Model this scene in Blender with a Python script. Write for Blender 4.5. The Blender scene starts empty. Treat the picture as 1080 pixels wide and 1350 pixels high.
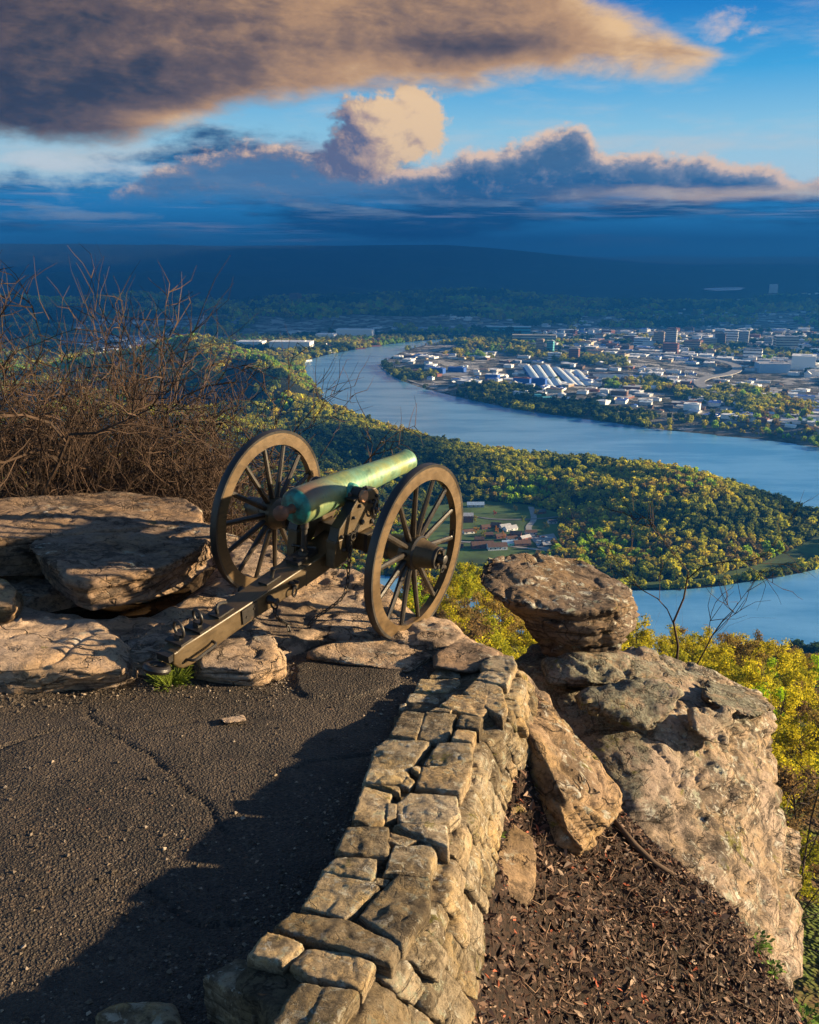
import bpy, bmesh, math, random
import numpy as np
from mathutils import Vector, Matrix
random.seed(7); RNG = np.random.default_rng(11)
scene = bpy.context.scene
COL = scene.collection

# ---------------------------------------------------------------- camera
F = 1200.0                                   # focal length in pixels of a 1080 x 1350 frame
PITCH = math.atan(340 / F)
CAM = np.array([0.0, 0.0, 3.0])
cd = bpy.data.cameras.new('camera'); cam = bpy.data.objects.new('camera', cd); COL.objects.link(cam)
cam.location = CAM; cam.rotation_euler = (math.pi / 2 - PITCH, 0, 0)
cd.sensor_fit = 'VERTICAL'; cd.sensor_height = 36; cd.lens = 36 * F / 1350
cd.clip_start = 0.05; cd.clip_end = 200000
scene.camera = cam

# ---------------------------------------------------------------- light
SUN_AZ, SUN_EL = math.radians(85), math.radians(11.5)      # azimuth clockwise from the view direction (+y)
sl = bpy.data.lights.new('sun', 'SUN'); sun = bpy.data.objects.new('sun', sl); COL.objects.link(sun)
sl.energy = 5.0; sl.angle = math.radians(1.1); sl.color = (1.0, 0.75, 0.44)
sdir = Vector((math.sin(SUN_AZ) * math.cos(SUN_EL), math.cos(SUN_AZ) * math.cos(SUN_EL), math.sin(SUN_EL)))
sun.rotation_euler = sdir.to_track_quat('Z', 'Y').to_euler()
scene.view_settings.view_transform = 'Standard'; scene.view_settings.look = 'None'
scene.view_settings.exposure = 2.0; scene.view_settings.gamma = 1.0
scene.render.engine = 'CYCLES'
cy = scene.cycles
cy.max_bounces = 6; cy.diffuse_bounces = 2; cy.glossy_bounces = 2; cy.transmission_bounces = 2
cy.volume_bounces = 0; cy.transparent_max_bounces = 6; cy.use_denoising = True
cy.sample_clamp_indirect = 4.0; cy.use_adaptive_sampling = True; cy.adaptive_threshold = 0.02

def lin(r, g, b):
    return tuple(((c / 255) / 12.92 if c / 255 <= 0.04045 else ((c / 255 + 0.055) / 1.055) ** 2.4) for c in (r, g, b))

# ---- pixel helpers: measurements taken on the photograph turned into places in the world
_c, _s = math.cos(PITCH), math.sin(PITCH)
FWD = np.array([0, _c, -_s]); UPV = np.array([0, _s, _c])
def ray(px, py):
    return FWD + np.array([1.0, 0, 0]) * ((px - 540) / F) - UPV * ((py - 675) / F)
def onz(px, py, z):
    d = ray(px, py); return CAM + d * ((z - CAM[2]) / d[2])
def atY(px, py, Y):
    d = ray(px, py); return CAM + d * (Y / d[1])
def azel(px, py):
    d = ray(px, py); return math.degrees(math.atan2(d[0], d[1])), math.degrees(math.atan2(d[2], math.hypot(d[0], d[1])))
def pixv(P):
    Q = np.asarray(P, float) - CAM; dep = Q @ FWD
    return 540 + F * Q[..., 0] / dep, 675 - F * (Q @ UPV) / dep

# ---------------------------------------------------------------- node helper
class NT:
    def __init__(s, tree): s.t = tree; s.n = tree.nodes; s.l = tree.links
    def node(s, typ, **kw):
        n = s.n.new(typ)
        for k, v in kw.items(): setattr(n, k, v)
        return n
    def put(s, sock, v):
        if v is None: return
        if isinstance(v, bpy.types.NodeSocket): s.l.new(v, sock)
        else:
            if isinstance(v, tuple) and len(v) == 3 and sock.type == 'RGBA': v = v + (1,)
            sock.default_value = v
    def m(s, op, a, b=None, c=None, clamp=False):
        n = s.node('ShaderNodeMath', operation=op); n.use_clamp = clamp
        s.put(n.inputs[0], a)
        if b is not None: s.put(n.inputs[1], b)
        if c is not None: s.put(n.inputs[2], c)
        return n.outputs[0]
    def add(s, a, b): return s.m('ADD', a, b)
    def sub(s, a, b): return s.m('SUBTRACT', a, b)
    def mul(s, a, b): return s.m('MULTIPLY', a, b)
    def vm(s, op, a, b=None):
        n = s.node('ShaderNodeVectorMath', operation=op); s.put(n.inputs[0], a)
        if b is not None: s.put(n.inputs[1], b)
        return n.outputs[0]
    def ss(s, x, a, b, lo=0.0, hi=1.0):            # smoothstep
        n = s.node('ShaderNodeMapRange', interpolation_type='SMOOTHSTEP')
        s.put(n.inputs[0], x); n.inputs[1].default_value = a; n.inputs[2].default_value = b
        n.inputs[3].default_value = lo; n.inputs[4].default_value = hi
        return n.outputs[0]
    def lr(s, x, a, b, lo=0.0, hi=1.0):
        n = s.node('ShaderNodeMapRange'); s.put(n.inputs[0], x)
        for i, v in enumerate((a, b, lo, hi)): n.inputs[i + 1].default_value = v
        return n.outputs[0]
    def mix(s, f, a, b, blend='MIX'):
        n = s.node('ShaderNodeMix', data_type='RGBA', blend_type=blend); n.clamp_factor = True
        s.put(n.inputs[0], f); s.put(n.inputs[6], a); s.put(n.inputs[7], b)
        return n.outputs[2]
    def noise(s, vec, scale, detail=4, rough=0.55, dist=0.0, lac=2.0):
        n = s.node('ShaderNodeTexNoise'); s.put(n.inputs['Vector'], vec)
        n.inputs['Scale'].default_value = scale; n.inputs['Detail'].default_value = detail
        n.inputs['Roughness'].default_value = rough; n.inputs['Distortion'].default_value = dist
        n.inputs['Lacunarity'].default_value = lac
        return n.outputs['Fac']
    def voro(s, vec, scale, feature='F1', out='Distance', rand=1.0):
        n = s.node('ShaderNodeTexVoronoi', feature=feature); s.put(n.inputs['Vector'], vec)
        n.inputs['Scale'].default_value = scale; n.inputs['Randomness'].default_value = rand
        return n.outputs[out]
    def ramp(s, f, stops, interp='LINEAR'):
        n = s.node('ShaderNodeValToRGB'); s.put(n.inputs[0], f); r = n.color_ramp; r.interpolation = interp
        while len(r.elements) < len(stops): r.elements.new(0.5)
        for e, (p, c) in zip(r.elements, stops):
            e.position = p; e.color = (c + (1,)) if len(c) == 3 else c
        return n.outputs[0]
    def mapping(s, vec, scale=(1, 1, 1), loc=(0, 0, 0), rot=(0, 0, 0)):
        n = s.node('ShaderNodeMapping'); s.put(n.inputs[0], vec)
        n.inputs['Location'].default_value = loc; n.inputs['Rotation'].default_value = rot; n.inputs['Scale'].default_value = scale
        return n.outputs[0]
    def curve(s, x, pts, xr, yr):
        """piecewise curve through pts (x, y) with x in xr and y in yr"""
        t = s.lr(x, xr[0], xr[1]); n = s.node('ShaderNodeFloatCurve'); s.put(n.inputs['Value'], t)
        cm = n.mapping; c = cm.curves[0]
        q = [((a - xr[0]) / (xr[1] - xr[0]), (b - yr[0]) / (yr[1] - yr[0])) for a, b in pts]
        while len(c.points) < len(q): c.points.new(0.5, 0.5)
        for p, (a, b) in zip(c.points, q): p.location = (a, b); p.handle_type = 'AUTO_CLAMPED'
        cm.update()
        return s.lr(n.outputs[0], 0, 1, yr[0], yr[1])

# ---------------------------------------------------------------- sky
world = bpy.data.worlds.new('World'); scene.world = world; world.use_nodes = True
world.node_tree.nodes.clear(); G = NT(world.node_tree)
SKY_STRENGTH = 0.10
def nishita(T):
    n = T.node('ShaderNodeTexSky', sky_type='NISHITA'); n.sun_disc = False
    n.sun_elevation = SUN_EL; n.sun_rotation = SUN_AZ
    n.air_density = 1.0; n.dust_density = 0.6; n.ozone_density = 3.0; n.altitude = 600
    return n.outputs[0]
bgn = G.node('ShaderNodeBackground'); G.put(bgn.inputs[0], nishita(G)); bgn.inputs[1].default_value = 0.05
wo = G.node('ShaderNodeOutputWorld'); G.l.new(bgn.outputs[0], wo.inputs[0])
# the cloudy part of the sky is a dome far outside everything else; colour depends on direction only
skymat = bpy.data.materials.new('cloudy_sky'); skymat.use_nodes = True; skymat.node_tree.nodes.clear(); W = NT(skymat.node_tree)
skymat.cycles.emission_sampling = 'NONE'
geo = W.node('ShaderNodeNewGeometry'); sep = W.node('ShaderNodeSeparateXYZ'); W.put(sep.inputs[0], W.vm('NORMALIZE', geo.outputs['Position']))
DEG = 57.29578
AZ = W.mul(W.m('ARCTAN2', sep.outputs[0], sep.outputs[1]), DEG)
EL = W.mul(W.m('ARCSINE', sep.outputs[2]), DEG)
cmb = W.node('ShaderNodeCombineXYZ'); W.put(cmb.inputs[0], AZ); W.put(cmb.inputs[1], EL); PV = cmb.outputs[0]
def K(r, g, b, k=1.0):
    e = 2 ** scene.view_settings.exposure
    return tuple(c / e / SKY_STRENGTH * k for c in lin(r, g, b))
def px2(pts): return [azel(*p) for p in pts]
XR, YR = (-40, 40), (-5, 30)
def edge(pix_pts):
    p = px2(pix_pts)
    p = [(-40, p[0][1])] + p + [(40, p[-1][1])]
    return W.curve(AZ, p, XR, YR)
def blob(px, py, rx, ry):
    a, e = azel(px, py); k = 0.0465
    return W.ss(W.m('SQRT', W.add(W.m('POWER', W.m('ABSOLUTE', W.mul(W.sub(AZ, a), 1 / (rx * k))), 2.0), W.m('POWER', W.m('ABSOLUTE', W.mul(W.sub(EL, e), 1 / (ry * k))), 2.0))), 1.0, 0.0)
def warped(sx, sy, seed, amount=1.2, ws=0.35):
    wn = W.node('ShaderNodeTexNoise'); W.put(wn.inputs['Vector'], W.mapping(PV, (ws * sx, ws * sy, 1), (seed, seed, seed)))
    wn.inputs['Scale'].default_value = 1; wn.inputs['Detail'].default_value = 2
    o = W.vm('MULTIPLY', W.vm('SUBTRACT', wn.outputs['Color'], (0.5, 0.5, 0.5)), (amount, amount, amount))
    return W.mapping(W.vm('ADD', PV, o), (sx, sy, 1), (seed * 1.7, seed * 0.9, seed))
def relief(vec, scale, dx, dy, detail=6, rough=0.55):
    a = W.noise(vec, scale, detail, rough); b = W.noise(W.vm('ADD', vec, (dx, dy, 0)), scale, detail, rough)
    return a, W.sub(a, b)
# clear sky: the Nishita sky, made a little purer in colour high up as behind the clouds in the picture
clear = W.ramp(W.lr(EL, 3, 14), [(0.0, K(205, 228, 235)), (0.35, K(150, 208, 236)), (0.62, K(70, 170, 228)), (1.0, K(8, 112, 196))])
front = 1.0
sky = clear
# wispy veil low down
vN = warped(0.10, 0.45, 3.1)
veil = W.ss(W.noise(vN, 1.0, 6, 0.6), 0.45, 0.75)
sky = W.mix(W.mul(veil, 0.5), sky, K(225, 215, 205))
# --- layer D: blue stratus bands near the horizon
dv = warped(0.07, 0.55, 8.3, 2.0)
dn, dr = relief(dv, 1.0, 0.10, 0.22, 7, 0.6)
dcol = W.ramp(W.lr(EL, 0.0, 6.8), [(0.0, K(34, 96, 152)), (0.22, K(36, 116, 178)), (0.42, K(40, 128, 192)), (0.62, K(62, 138, 190)), (0.85, K(80, 142, 186)), (1.0, K(120, 165, 195))])
dcol = W.mix(W.ss(dn, 0.45, 0.60, 0, 0.9), dcol, K(8, 54, 106))
dcol = W.mix(W.mul(W.ss(dr, 0.0, 0.16), W.ss(EL, 1.2, 4.2, 0.12, 0.9)), dcol, K(172, 190, 208))
strk = W.ss(W.noise(W.mapping(PV, (0.06, 1.6, 1), (4, 2, 0)), 1.0, 5, 0.6), 0.57, 0.74)
dcol = W.mix(W.mul(strk, W.ss(EL, 5.2, 3.0, 0, 0.75)), dcol, K(160, 160, 182))
dtop = edge([(-60, 200), (0, 218), (80, 224), (160, 205), (250, 170), (330, 168), (420, 170), (520, 205), (600, 215), (700, 215), (900, 225), (1080, 232), (1150, 236)])
dd = W.add(W.sub(dtop, EL), W.mul(W.sub(W.noise(warped(0.35, 0.7, 5.2), 1.0, 7, 0.6), 0.5), 3.6))
dmask = W.ss(dd, -0.2, 1.3)
sky = W.mix(dmask, sky, dcol)
for (bx, by, rx, ry, k) in ((70, 214, 130, 20, 0.9), (200, 224, 90, 16, 0.75), (290, 236, 70, 14, 0.6), (110, 284, 160, 10, 0.5), (560, 266, 130, 5, 0.5)):
    bb = blob(bx, by, rx, ry)
    bn = W.add(bb, W.mul(W.ss(bb, 0.0, 0.35), W.mul(W.sub(W.noise(warped(0.35, 1.1, bx * 0.013), 1.0, 6, 0.6), 0.5), 2.2)))
    sky = W.mix(W.ss(bn, 0.2, 1.1, 0, k), sky, K(215, 226, 232) if by < 240 else K(160, 172, 190))
# --- layer C: long cumulus bank on the right with lit tops
ctop = edge([(120, 262), (180, 232), (230, 206), (280, 192), (330, 180), (365, 176), (400, 190), (430, 202), (470, 216), (540, 212), (590, 204), (640, 190), (690, 176), (740, 160), (762, 168), (800, 190), (850, 194), (900, 198), (960, 208), (1010, 214), (1050, 226), (1090, 234)])
cbot = edge([(150, 262), (470, 264), (560, 272), (700, 266), (850, 262), (960, 262), (1090, 256)])
cv = warped(0.55, 0.8, 1.9, 1.3)
cn, cr = relief(cv, 0.9, 0.16, 0.34, 7, 0.62)
ctd = W.add(W.sub(ctop, EL), W.mul(W.sub(cn, 0.5), 2.4))
cbd = W.add(W.sub(EL, cbot), W.mul(W.sub(W.noise(warped(0.2, 0.9, 6.6), 1.0, 5), 0.5), 1.6))
cmask = W.mul(W.mul(W.ss(ctd, -0.05, 0.55), W.ss(cbd, -0.6, 0.7)), W.ss(AZ, -21, -13, 0, 0.9))
lit = W.m('ADD', W.mul(W.ss(ctd, 1.9, 0.1), W.ss(AZ, -11, 6, 0.62, 0.95)), W.mul(cr, 2.3), clamp=True)
ccol = W.mix(W.ss(lit, 0.0, 0.6), W.mix(W.ss(AZ, 3, -4), K(40, 80, 128), K(84, 122, 164)), K(124, 128, 150))
ccol = W.mix(W.ss(lit, 0.4, 0.95), ccol, K(250, 208, 172))
ccol = W.mix(W.mul(W.ss(cbd, 0.9, 0.1), W.ss(AZ, 6, 18)), ccol, K(238, 196, 150))
sky = W.mix(cmask, sky, ccol)
# --- layer B: single sunlit cumulus in the middle
bv = warped(0.5, 0.6, 2.7, 1.4)
bn, br = relief(bv, 0.95, 0.22, 0.25, 7, 0.62)
bm = W.m('MAXIMUM', blob(505, 172, 120, 74), W.m('MAXIMUM', blob(468, 205, 80, 50), blob(545, 150, 78, 46)))
bmk = W.ss(W.add(bm, W.mul(W.ss(bm, 0.0, 0.3), W.mul(W.sub(bn, 0.5), 1.7))), 0.2, 0.5)
bl = W.m('ADD', W.add(W.ss(W.add(AZ, W.mul(EL, 0.5)), -2.9, 4.4), -0.08), W.mul(br, 1.7), clamp=True)
bcol = W.mix(W.ss(bl, 0.0, 0.45), K(104, 106, 134), K(188, 160, 146))
bcol = W.mix(W.ss(bl, 0.35, 0.85), bcol, K(248, 210, 162))
sky = W.mix(bmk, sky, bcol)
# --- layer A: the big brown and gold cloud across the top
alow = edge([(-80, 196), (0, 192), (90, 192), (170, 186), (260, 168), (340, 148), (420, 136), (500, 124), (600, 120), (680, 108), (780, 104), (880, 106), (930, 96), (962, 74), (985, 60)])
aup = edge([(-80, -300), (600, -300), (700, -120), (770, -20), (830, 6), (880, 22), (930, 48), (965, 66), (985, 70)])
av = warped(0.16, 0.42, 4.4, 2.2)
an, ar = relief(av, 0.75, 0.2, -0.2, 4, 0.5)
af, afr = relief(warped(0.45, 1.0, 9.1, 1.8), 1.0, 0.2, 0.1, 7, 0.6)
ad = W.m('MINIMUM', W.sub(EL, alow), W.sub(aup, EL))
ad = W.add(ad, W.add(W.mul(W.sub(an, 0.5), 1.8), W.mul(W.sub(af, 0.5), 1.5)))
amask = W.mul(W.ss(ad, -0.25, 1.1), W.ss(AZ, 19.5, 17.0))
al = W.add(W.curve(AZ, [(-40, 0.05), (-24, 0.08), (-18, 0.14), (-11, 0.34), (-4, 0.55), (4, 0.60), (12, 0.78), (17, 0.95), (40, 1)], XR, (0, 1)), W.mul(W.ss(ad, 2.6, 0.4), W.ss(AZ, -20, -10, 0.12, 0.42)))
al = W.add(al, W.add(W.mul(ar, 1.5), W.mul(afr, 0.85)))
al = W.sub(al, W.mul(blob(640, 62, 190, 34), 0.62))
al = W.sub(al, W.mul(blob(200, 105, 330, 60), 0.28))
al = W.sub(al, W.mul(blob(40, 170, 200, 50), 0.12))
al = W.add(al, W.mul(blob(240, 158, 130, 14), 0.35))
acol = W.mix(W.ss(al, -0.25, 0.45), K(58, 58, 72), K(122, 100, 90))
acol = W.mix(W.ss(al, 0.2, 0.85), acol, K(190, 148, 108))
acol = W.mix(W.ss(al, 0.7, 1.35), acol, K(240, 198, 146))
sky = W.mix(amask, sky, acol)
# thin torn scraps right of the big cloud
wb = blob(960, 32, 80, 40)
wn = W.add(wb, W.mul(W.ss(wb, 0.0, 0.4), W.mul(W.sub(W.noise(warped(0.4, 0.7, 7.7, 2.0), 1.2, 6, 0.62), 0.5), 1.9)))
sky = W.mix(W.ss(wn, 0.45, 1.1, 0, 0.62), sky, K(236, 208, 190))
# below the horizon: dark land colour for what little light comes from there
sky = W.mix(W.ss(EL, -1.0, -3.0), sky, K(30, 46, 60))
em = W.node('ShaderNodeEmission'); W.put(em.inputs[0], sky); em.inputs[1].default_value = SKY_STRENGTH
so = W.node('ShaderNodeOutputMaterial'); W.l.new(em.outputs[0], so.inputs[0])

# ---------------------------------------------------------------- object helpers
def link(o, parent=None):
    COL.objects.link(o)
    if parent is not None: o.parent = parent
    return o
def tag(o, label=None, cat=None, group=None, kind=None):
    if label: o['label'] = label
    if cat: o['category'] = cat
    if group: o['group'] = group
    if kind: o['kind'] = kind
    return o
def empty(name, loc, parent=None):
    o = bpy.data.objects.new(name, None); o.empty_display_size = 0.2; o.location = loc; return link(o, parent)
def mesh_np(name, V, Fc, mat=None, smooth=False, matidx=None, mats=None):
    me = bpy.data.meshes.new(name); me.from_pydata([tuple(v) for v in np.asarray(V).tolist()], [], [tuple(f) for f in Fc])
    for mm in (mats or ([mat] if mat else [])): me.materials.append(mm)
    if matidx is not None: me.polygons.foreach_set('material_index', np.asarray(matidx, np.int32))
    if smooth: me.polygons.foreach_set('use_smooth', np.ones(len(me.polygons), bool))
    me.update(); return me
def obj(name, me, parent=None):
    return link(bpy.data.objects.new(name, me), parent)
def grid_faces(nx, ny):
    i = np.arange(nx - 1)[None, :] + (np.arange(ny - 1) * nx)[:, None]; i = i.ravel()
    return np.stack([i, i + 1, i + nx + 1, i + nx], 1).tolist()

# ---------------------------------------------------------------- numpy noise
def _hash(ix, iy, iz, seed):
    h = (ix.astype(np.int64) * 374761393 + iy.astype(np.int64) * 668265263 + iz.astype(np.int64) * 1440662683 + seed * 974634777) & 0xffffffff
    h = ((h ^ (h >> 13)) * 1274126177) & 0xffffffff
    h = h ^ (h >> 16)
    return (h & 0xffff) / 65535.0 * 2 - 1
def vnoise(P, seed=0):
    P = np.asarray(P, float); I = np.floor(P).astype(np.int64); f = P - I; u = f * f * f * (f * (f * 6 - 15) + 10)
    r = 0
    for dx in (0, 1):
        wx = u[:, 0] if dx else 1 - u[:, 0]
        for dy in (0, 1):
            wy = u[:, 1] if dy else 1 - u[:, 1]
            for dz in (0, 1):
                wz = u[:, 2] if dz else 1 - u[:, 2]
                r = r + wx * wy * wz * _hash(I[:, 0] + dx, I[:, 1] + dy, I[:, 2] + dz, seed)
    return r
def fbm(P, octv=4, seed=0, gain=0.5, lac=2.07):
    P = np.asarray(P, float); a = 1; s = 0; t = 0
    for o in range(octv):
        s = s + a * vnoise(P + o * 17.3, seed + o); t += a; a *= gain; P = P * lac
    return s / t
def ridged(P, octv=3, seed=0):
    P = np.asarray(P, float); a = 1; s = 0; t = 0
    for o in range(octv):
        s = s + a * (1 - np.abs(vnoise(P + o * 9.1, seed + o)) * 2); t += a; a *= 0.5; P = P * 2.1
    return s / t
def sstep(a, b, x):
    t = np.clip((x - a) / (b - a), 0, 1); return t * t * (3 - 2 * t)
def in_poly(x, y, poly):
    poly = np.asarray(poly)[:, :2]; r = np.zeros(np.shape(x), bool); n = len(poly); j = n - 1
    for i in range(n):
        xi, yi = poly[i]; xj, yj = poly[j]
        r ^= ((yi > y) != (yj > y)) & (x < (xj - xi) * (y - yi) / (yj - yi + 1e-12) + xi)
        j = i
    return r
def seg_dist(x, y, pts):
    """distance to a polyline and the arc parameter (0..n-1) of the nearest point"""
    pts = np.asarray(pts, float); best = np.full(np.shape(x), 1e18); par = np.zeros(np.shape(x))
    for i in range(len(pts) - 1):
        a, b = pts[i, :2], pts[i + 1, :2]; d = b - a; L = d @ d + 1e-12
        t = np.clip(((x - a[0]) * d[0] + (y - a[1]) * d[1]) / L, 0, 1)
        q = np.hypot(x - a[0] - t * d[0], y - a[1] - t * d[1]); k = q < best
        best = np.where(k, q, best); par = np.where(k, i + t, par)
    return best, par
def catmull(pts, n=8, closed=False):
    P = [np.asarray(p, float) for p in pts]; m = len(P); out = []
    for i in range(m if closed else m - 1):
        if closed: a, b, c, d = P[i - 1], P[i], P[(i + 1) % m], P[(i + 2) % m]
        else: a, b, c, d = P[max(i - 1, 0)], P[i], P[i + 1], P[min(i + 2, m - 1)]
        for k in range(n):
            t = k / n
            out.append(0.5 * ((2 * b) + (c - a) * t + (2 * a - 5 * b + 4 * c - d) * t * t + (3 * b - a - 3 * c + d) * t ** 3))
    if not closed: out.append(P[-1])
    return np.array(out)

# ---------------------------------------------------------------- material helper
def material(name):
    m = bpy.data.materials.new(name); m.use_nodes = True; m.node_tree.nodes.clear()
    T = NT(m.node_tree); b = T.node('ShaderNodeBsdfPrincipled'); o = T.node('ShaderNodeOutputMaterial')
    T.l.new(b.outputs[0], o.inputs[0]); b.inputs['Specular IOR Level'].default_value = 0.3
    return m, T, b
def bump(T, h, strength=0.5, dist=0.02, normal=None):
    n = T.node('ShaderNodeBump'); n.inputs['Strength'].default_value = strength; n.inputs['Distance'].default_value = dist
    T.put(n.inputs['Height'], h)
    if normal is not None: T.put(n.inputs['Normal'], normal)
    return n.outputs[0]
def simple_mat(name, col, rough=0.7, metal=0.0, vary=0.0, vscale=8.0, bumpk=0.0, bscale=60.0):
    m, T, b = material(name); tc = T.node('ShaderNodeTexCoord').outputs['Object']
    c = tuple(col)
    if vary:
        f = T.noise(tc, vscale, 5, 0.6)
        cc = T.mix(T.ss(f, 0.3, 0.7), tuple(x * (1 - vary) for x in c), tuple(min(1, x * (1 + vary)) for x in c))
        T.put(b.inputs['Base Color'], cc)
    else: T.put(b.inputs['Base Color'], c)
    b.inputs['Roughness'].default_value = rough; b.inputs['Metallic'].default_value = metal
    if bumpk: T.put(b.inputs['Normal'], bump(T, T.noise(tc, bscale, 4), bumpk, 0.01))
    return m

# ---------------------------------------------------------------- sky dome
RD = 90000.0; nu, nv = 97, 49
uu = np.radians(np.linspace(-44, 44, nu)); vv = np.radians(np.linspace(-1.5, 24, nv))
U_, V_ = np.meshgrid(uu, vv)
P_ = np.stack([RD * np.sin(U_) * np.cos(V_), RD * np.cos(U_) * np.cos(V_), RD * np.sin(V_)], -1).reshape(-1, 3)
dome = obj('sky', mesh_np('sky', P_, grid_faces(nu, nv), skymat, True)); tag(dome, 'blue evening sky with golden brown clouds above dark blue bands', 'sky', kind='structure')
# ================================================================ THE VALLEY
ZF = -430.0
def fl(px, py, z=None): return onz(px, py, ZF if z is None else z)
def flp(pts, z=None): return np.array([fl(x, y, z) for x, y in pts])
# ---- river outline (measured on the photograph, laid on the valley floor)
far_bank = [(604, 446), (560, 449), (520, 453), (480, 459), (440, 466), (412, 473), (399, 480)]
near_bank = [(404, 493), (416, 512), (440, 535), (500, 560), (600, 585), (700, 600), (800, 610), (900, 625), (1000, 650), (1090, 680), (1200, 700)]
inner = [(1200, 612), (1080, 590), (1000, 579), (930, 572), (870, 566), (800, 556), (740, 548), (690, 541), (640, 531), (590, 520), (550, 509), (520, 497), (505, 484), (512, 474), (530, 464), (556, 456), (590, 452), (622, 448)]
river_px = far_bank + near_bank + inner
low_up = [(-700, 690), (-300, 735), (200, 752), (400, 756), (560, 760), (640, 768), (740, 775), (850, 778), (925, 775), (985, 767), (1040, 758), (1085, 748), (1200, 715)]
low_dn = [(1200, 850), (1080, 850), (900, 870), (700, 870), (400, 850), (200, 840), (-300, 815), (-700, 760)]
RIV = catmull(flp(river_px), 6, True); RLOW = np.concatenate([catmull(flp(low_up), 5), flp(low_dn)])

def P2(pts): return catmull(np.array([fl(x, y, ZF + h) for x, y, h in pts]), 4), catmull(np.array([(h, 0, 0) for x, y, h in pts]), 4)[:, 0]
ridges = [
    (P2([(190, 462, 50), (240, 456, 85), (300, 460, 105), (355, 480, 95), (400, 502, 75), (440, 518, 55), (500, 524, 42), (560, 536, 42), (600, 546, 44), (650, 554, 46), (710, 558, 50), (770, 560, 56), (820, 566, 58), (875, 582, 54), (930, 604, 44), (985, 626, 30), (1040, 644, 16), (1110, 662, 8)]), 190),
    (P2([(420, 560, 16), (520, 590, 26), (600, 602, 30), (660, 626, 20)]), 120),
    (P2([(720, 640, 18), (800, 652, 30), (880, 656, 34), (950, 680, 28), (1030, 700, 18)]), 130),
    (P2([(300, 560, 26), (360, 590, 30), (430, 640, 18)]), 150),
    (P2([(604, 458, 16), (640, 452, 30), (682, 458, 18)]), 80),
    (P2([(200, 418, 40), (300, 415, 60), (400, 410, 60), (480, 418, 45), (560, 420, 30)]), 420),
    (P2([(560, 400, 40), (680, 396, 60), (800, 398, 50), (900, 402, 40), (1100, 400, 40)]), 500),
    (P2([(-100, 400, 90), (60, 396, 110), (200, 392, 80)]), 500),
]
village_px = [(560, 668), (640, 660), (700, 666), (735, 676), (742, 696), (735, 716), (712, 736), (640, 748), (560, 748)]
VIL = flp(village_px)
lawn_px = [(850, 776), (925, 770), (985, 760), (1040, 750), (1090, 738), (1090, 700), (1050, 722), (1000, 744), (930, 762), (850, 768)]
LAWN = flp(lawn_px)
meadow_px = [(425, 468), (470, 464), (480, 472), (440, 482)]
lf_px = [(225, 478), (330, 520), (345, 560), (300, 560), (240, 505)]
def slope_z(x, y):
    r = np.hypot(x, y); az = np.degrees(np.arctan2(x, y))
    base = np.interp(r, [0, 9, 14, 25, 40, 60, 100, 150, 200, 250, 320, 500, 700, 860, 980, 1100], [-7, -9, -19, -33, -43, -52, -66, -80, -94, -114, -150, -242, -344, -425, -445, -900])
    base = base + 15 * np.exp(-((az - 3) / 5.5) ** 2) * np.exp(-((r - 215) / 75) ** 2)
    base = base - sstep(1, -16, az) * sstep(20, 120, r) * 45
    shelf = np.interp(r, [8, 10, 14, 20, 30, 45, 60, 90, 150, 300], [-4.0, -4.2, -5.5, -9, -16, -34, -60, -140, -400, -2000]) 
    base = np.maximum(base, base + (shelf - base) * sstep(-4, -9, az) * (shelf > base))
    return base + 3.0 + fbm(np.stack([x / 60, y / 60, 0 * x], -1), 3, 5) * 5 * sstep(30, 120, r)
def ground_z(x, y):
    x = np.asarray(x, float); y = np.asarray(y, float); sh = x.shape; x = x.ravel(); y = y.ravel()
    r = np.hypot(x, y); az = np.degrees(np.arctan2(x, y)); h = np.zeros_like(x)
    for (pl, hs), sg in ridges:
        d, par = seg_dist(x, y, pl); hh = np.interp(par, np.arange(len(hs)), hs)
        h = np.maximum(h, hh * np.exp(-(d / sg) ** 2))
    n1 = fbm(np.stack([x / 420, y / 420, 0 * x + 3], -1), 4, 2); n2 = fbm(np.stack([x / 1900, y / 1900, 0 * x + 9], -1), 4, 8)
    h = h * (1 + 0.35 * n1) + np.clip(n1 + 0.1, 0, 1) * 34 * sstep(1000, 1300, r) * sstep(5200, 3000, r)
    h = h + np.clip(n2 + 0.1, 0, 1) * 120 * sstep(5200, 9000, r)
    rw = r + 1500 * n2 + 500 * n1
    left = sstep(17, 1, az)
    h = np.maximum(h, 580 * (0.40 + 0.60 * left) * sstep(9800, 15500, rw) * (1 + 0.05 * n2))
    h = np.maximum(h, 250 * sstep(2, -14, az) * np.exp(-((rw - 10800) / 900) ** 2))
    h = np.maximum(h, (330 + 90 * n2) * sstep(19000, 27000, rw))
    # level places: river beds, village, lawns, town ground
    dm = np.ones_like(x) * 1e9
    near = r < 8000
    for poly in (RIV, RLOW, VIL, LAWN):
        ins = in_poly(x, y, poly); d, _ = seg_dist(x, y, np.vstack([poly, poly[:1]])); d = np.where(ins, 0, d)
        dm = np.minimum(dm, d)
    h = np.where(near, h * sstep(0, 170, dm), h)
    z = ZF + h - np.where(near, 1.5 * sstep(12, 0, dm) * (in_poly(x, y, RIV) | in_poly(x, y, RLOW)), 0)
    z = np.maximum(z, slope_z(x, y))
    return z.reshape(sh)

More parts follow.
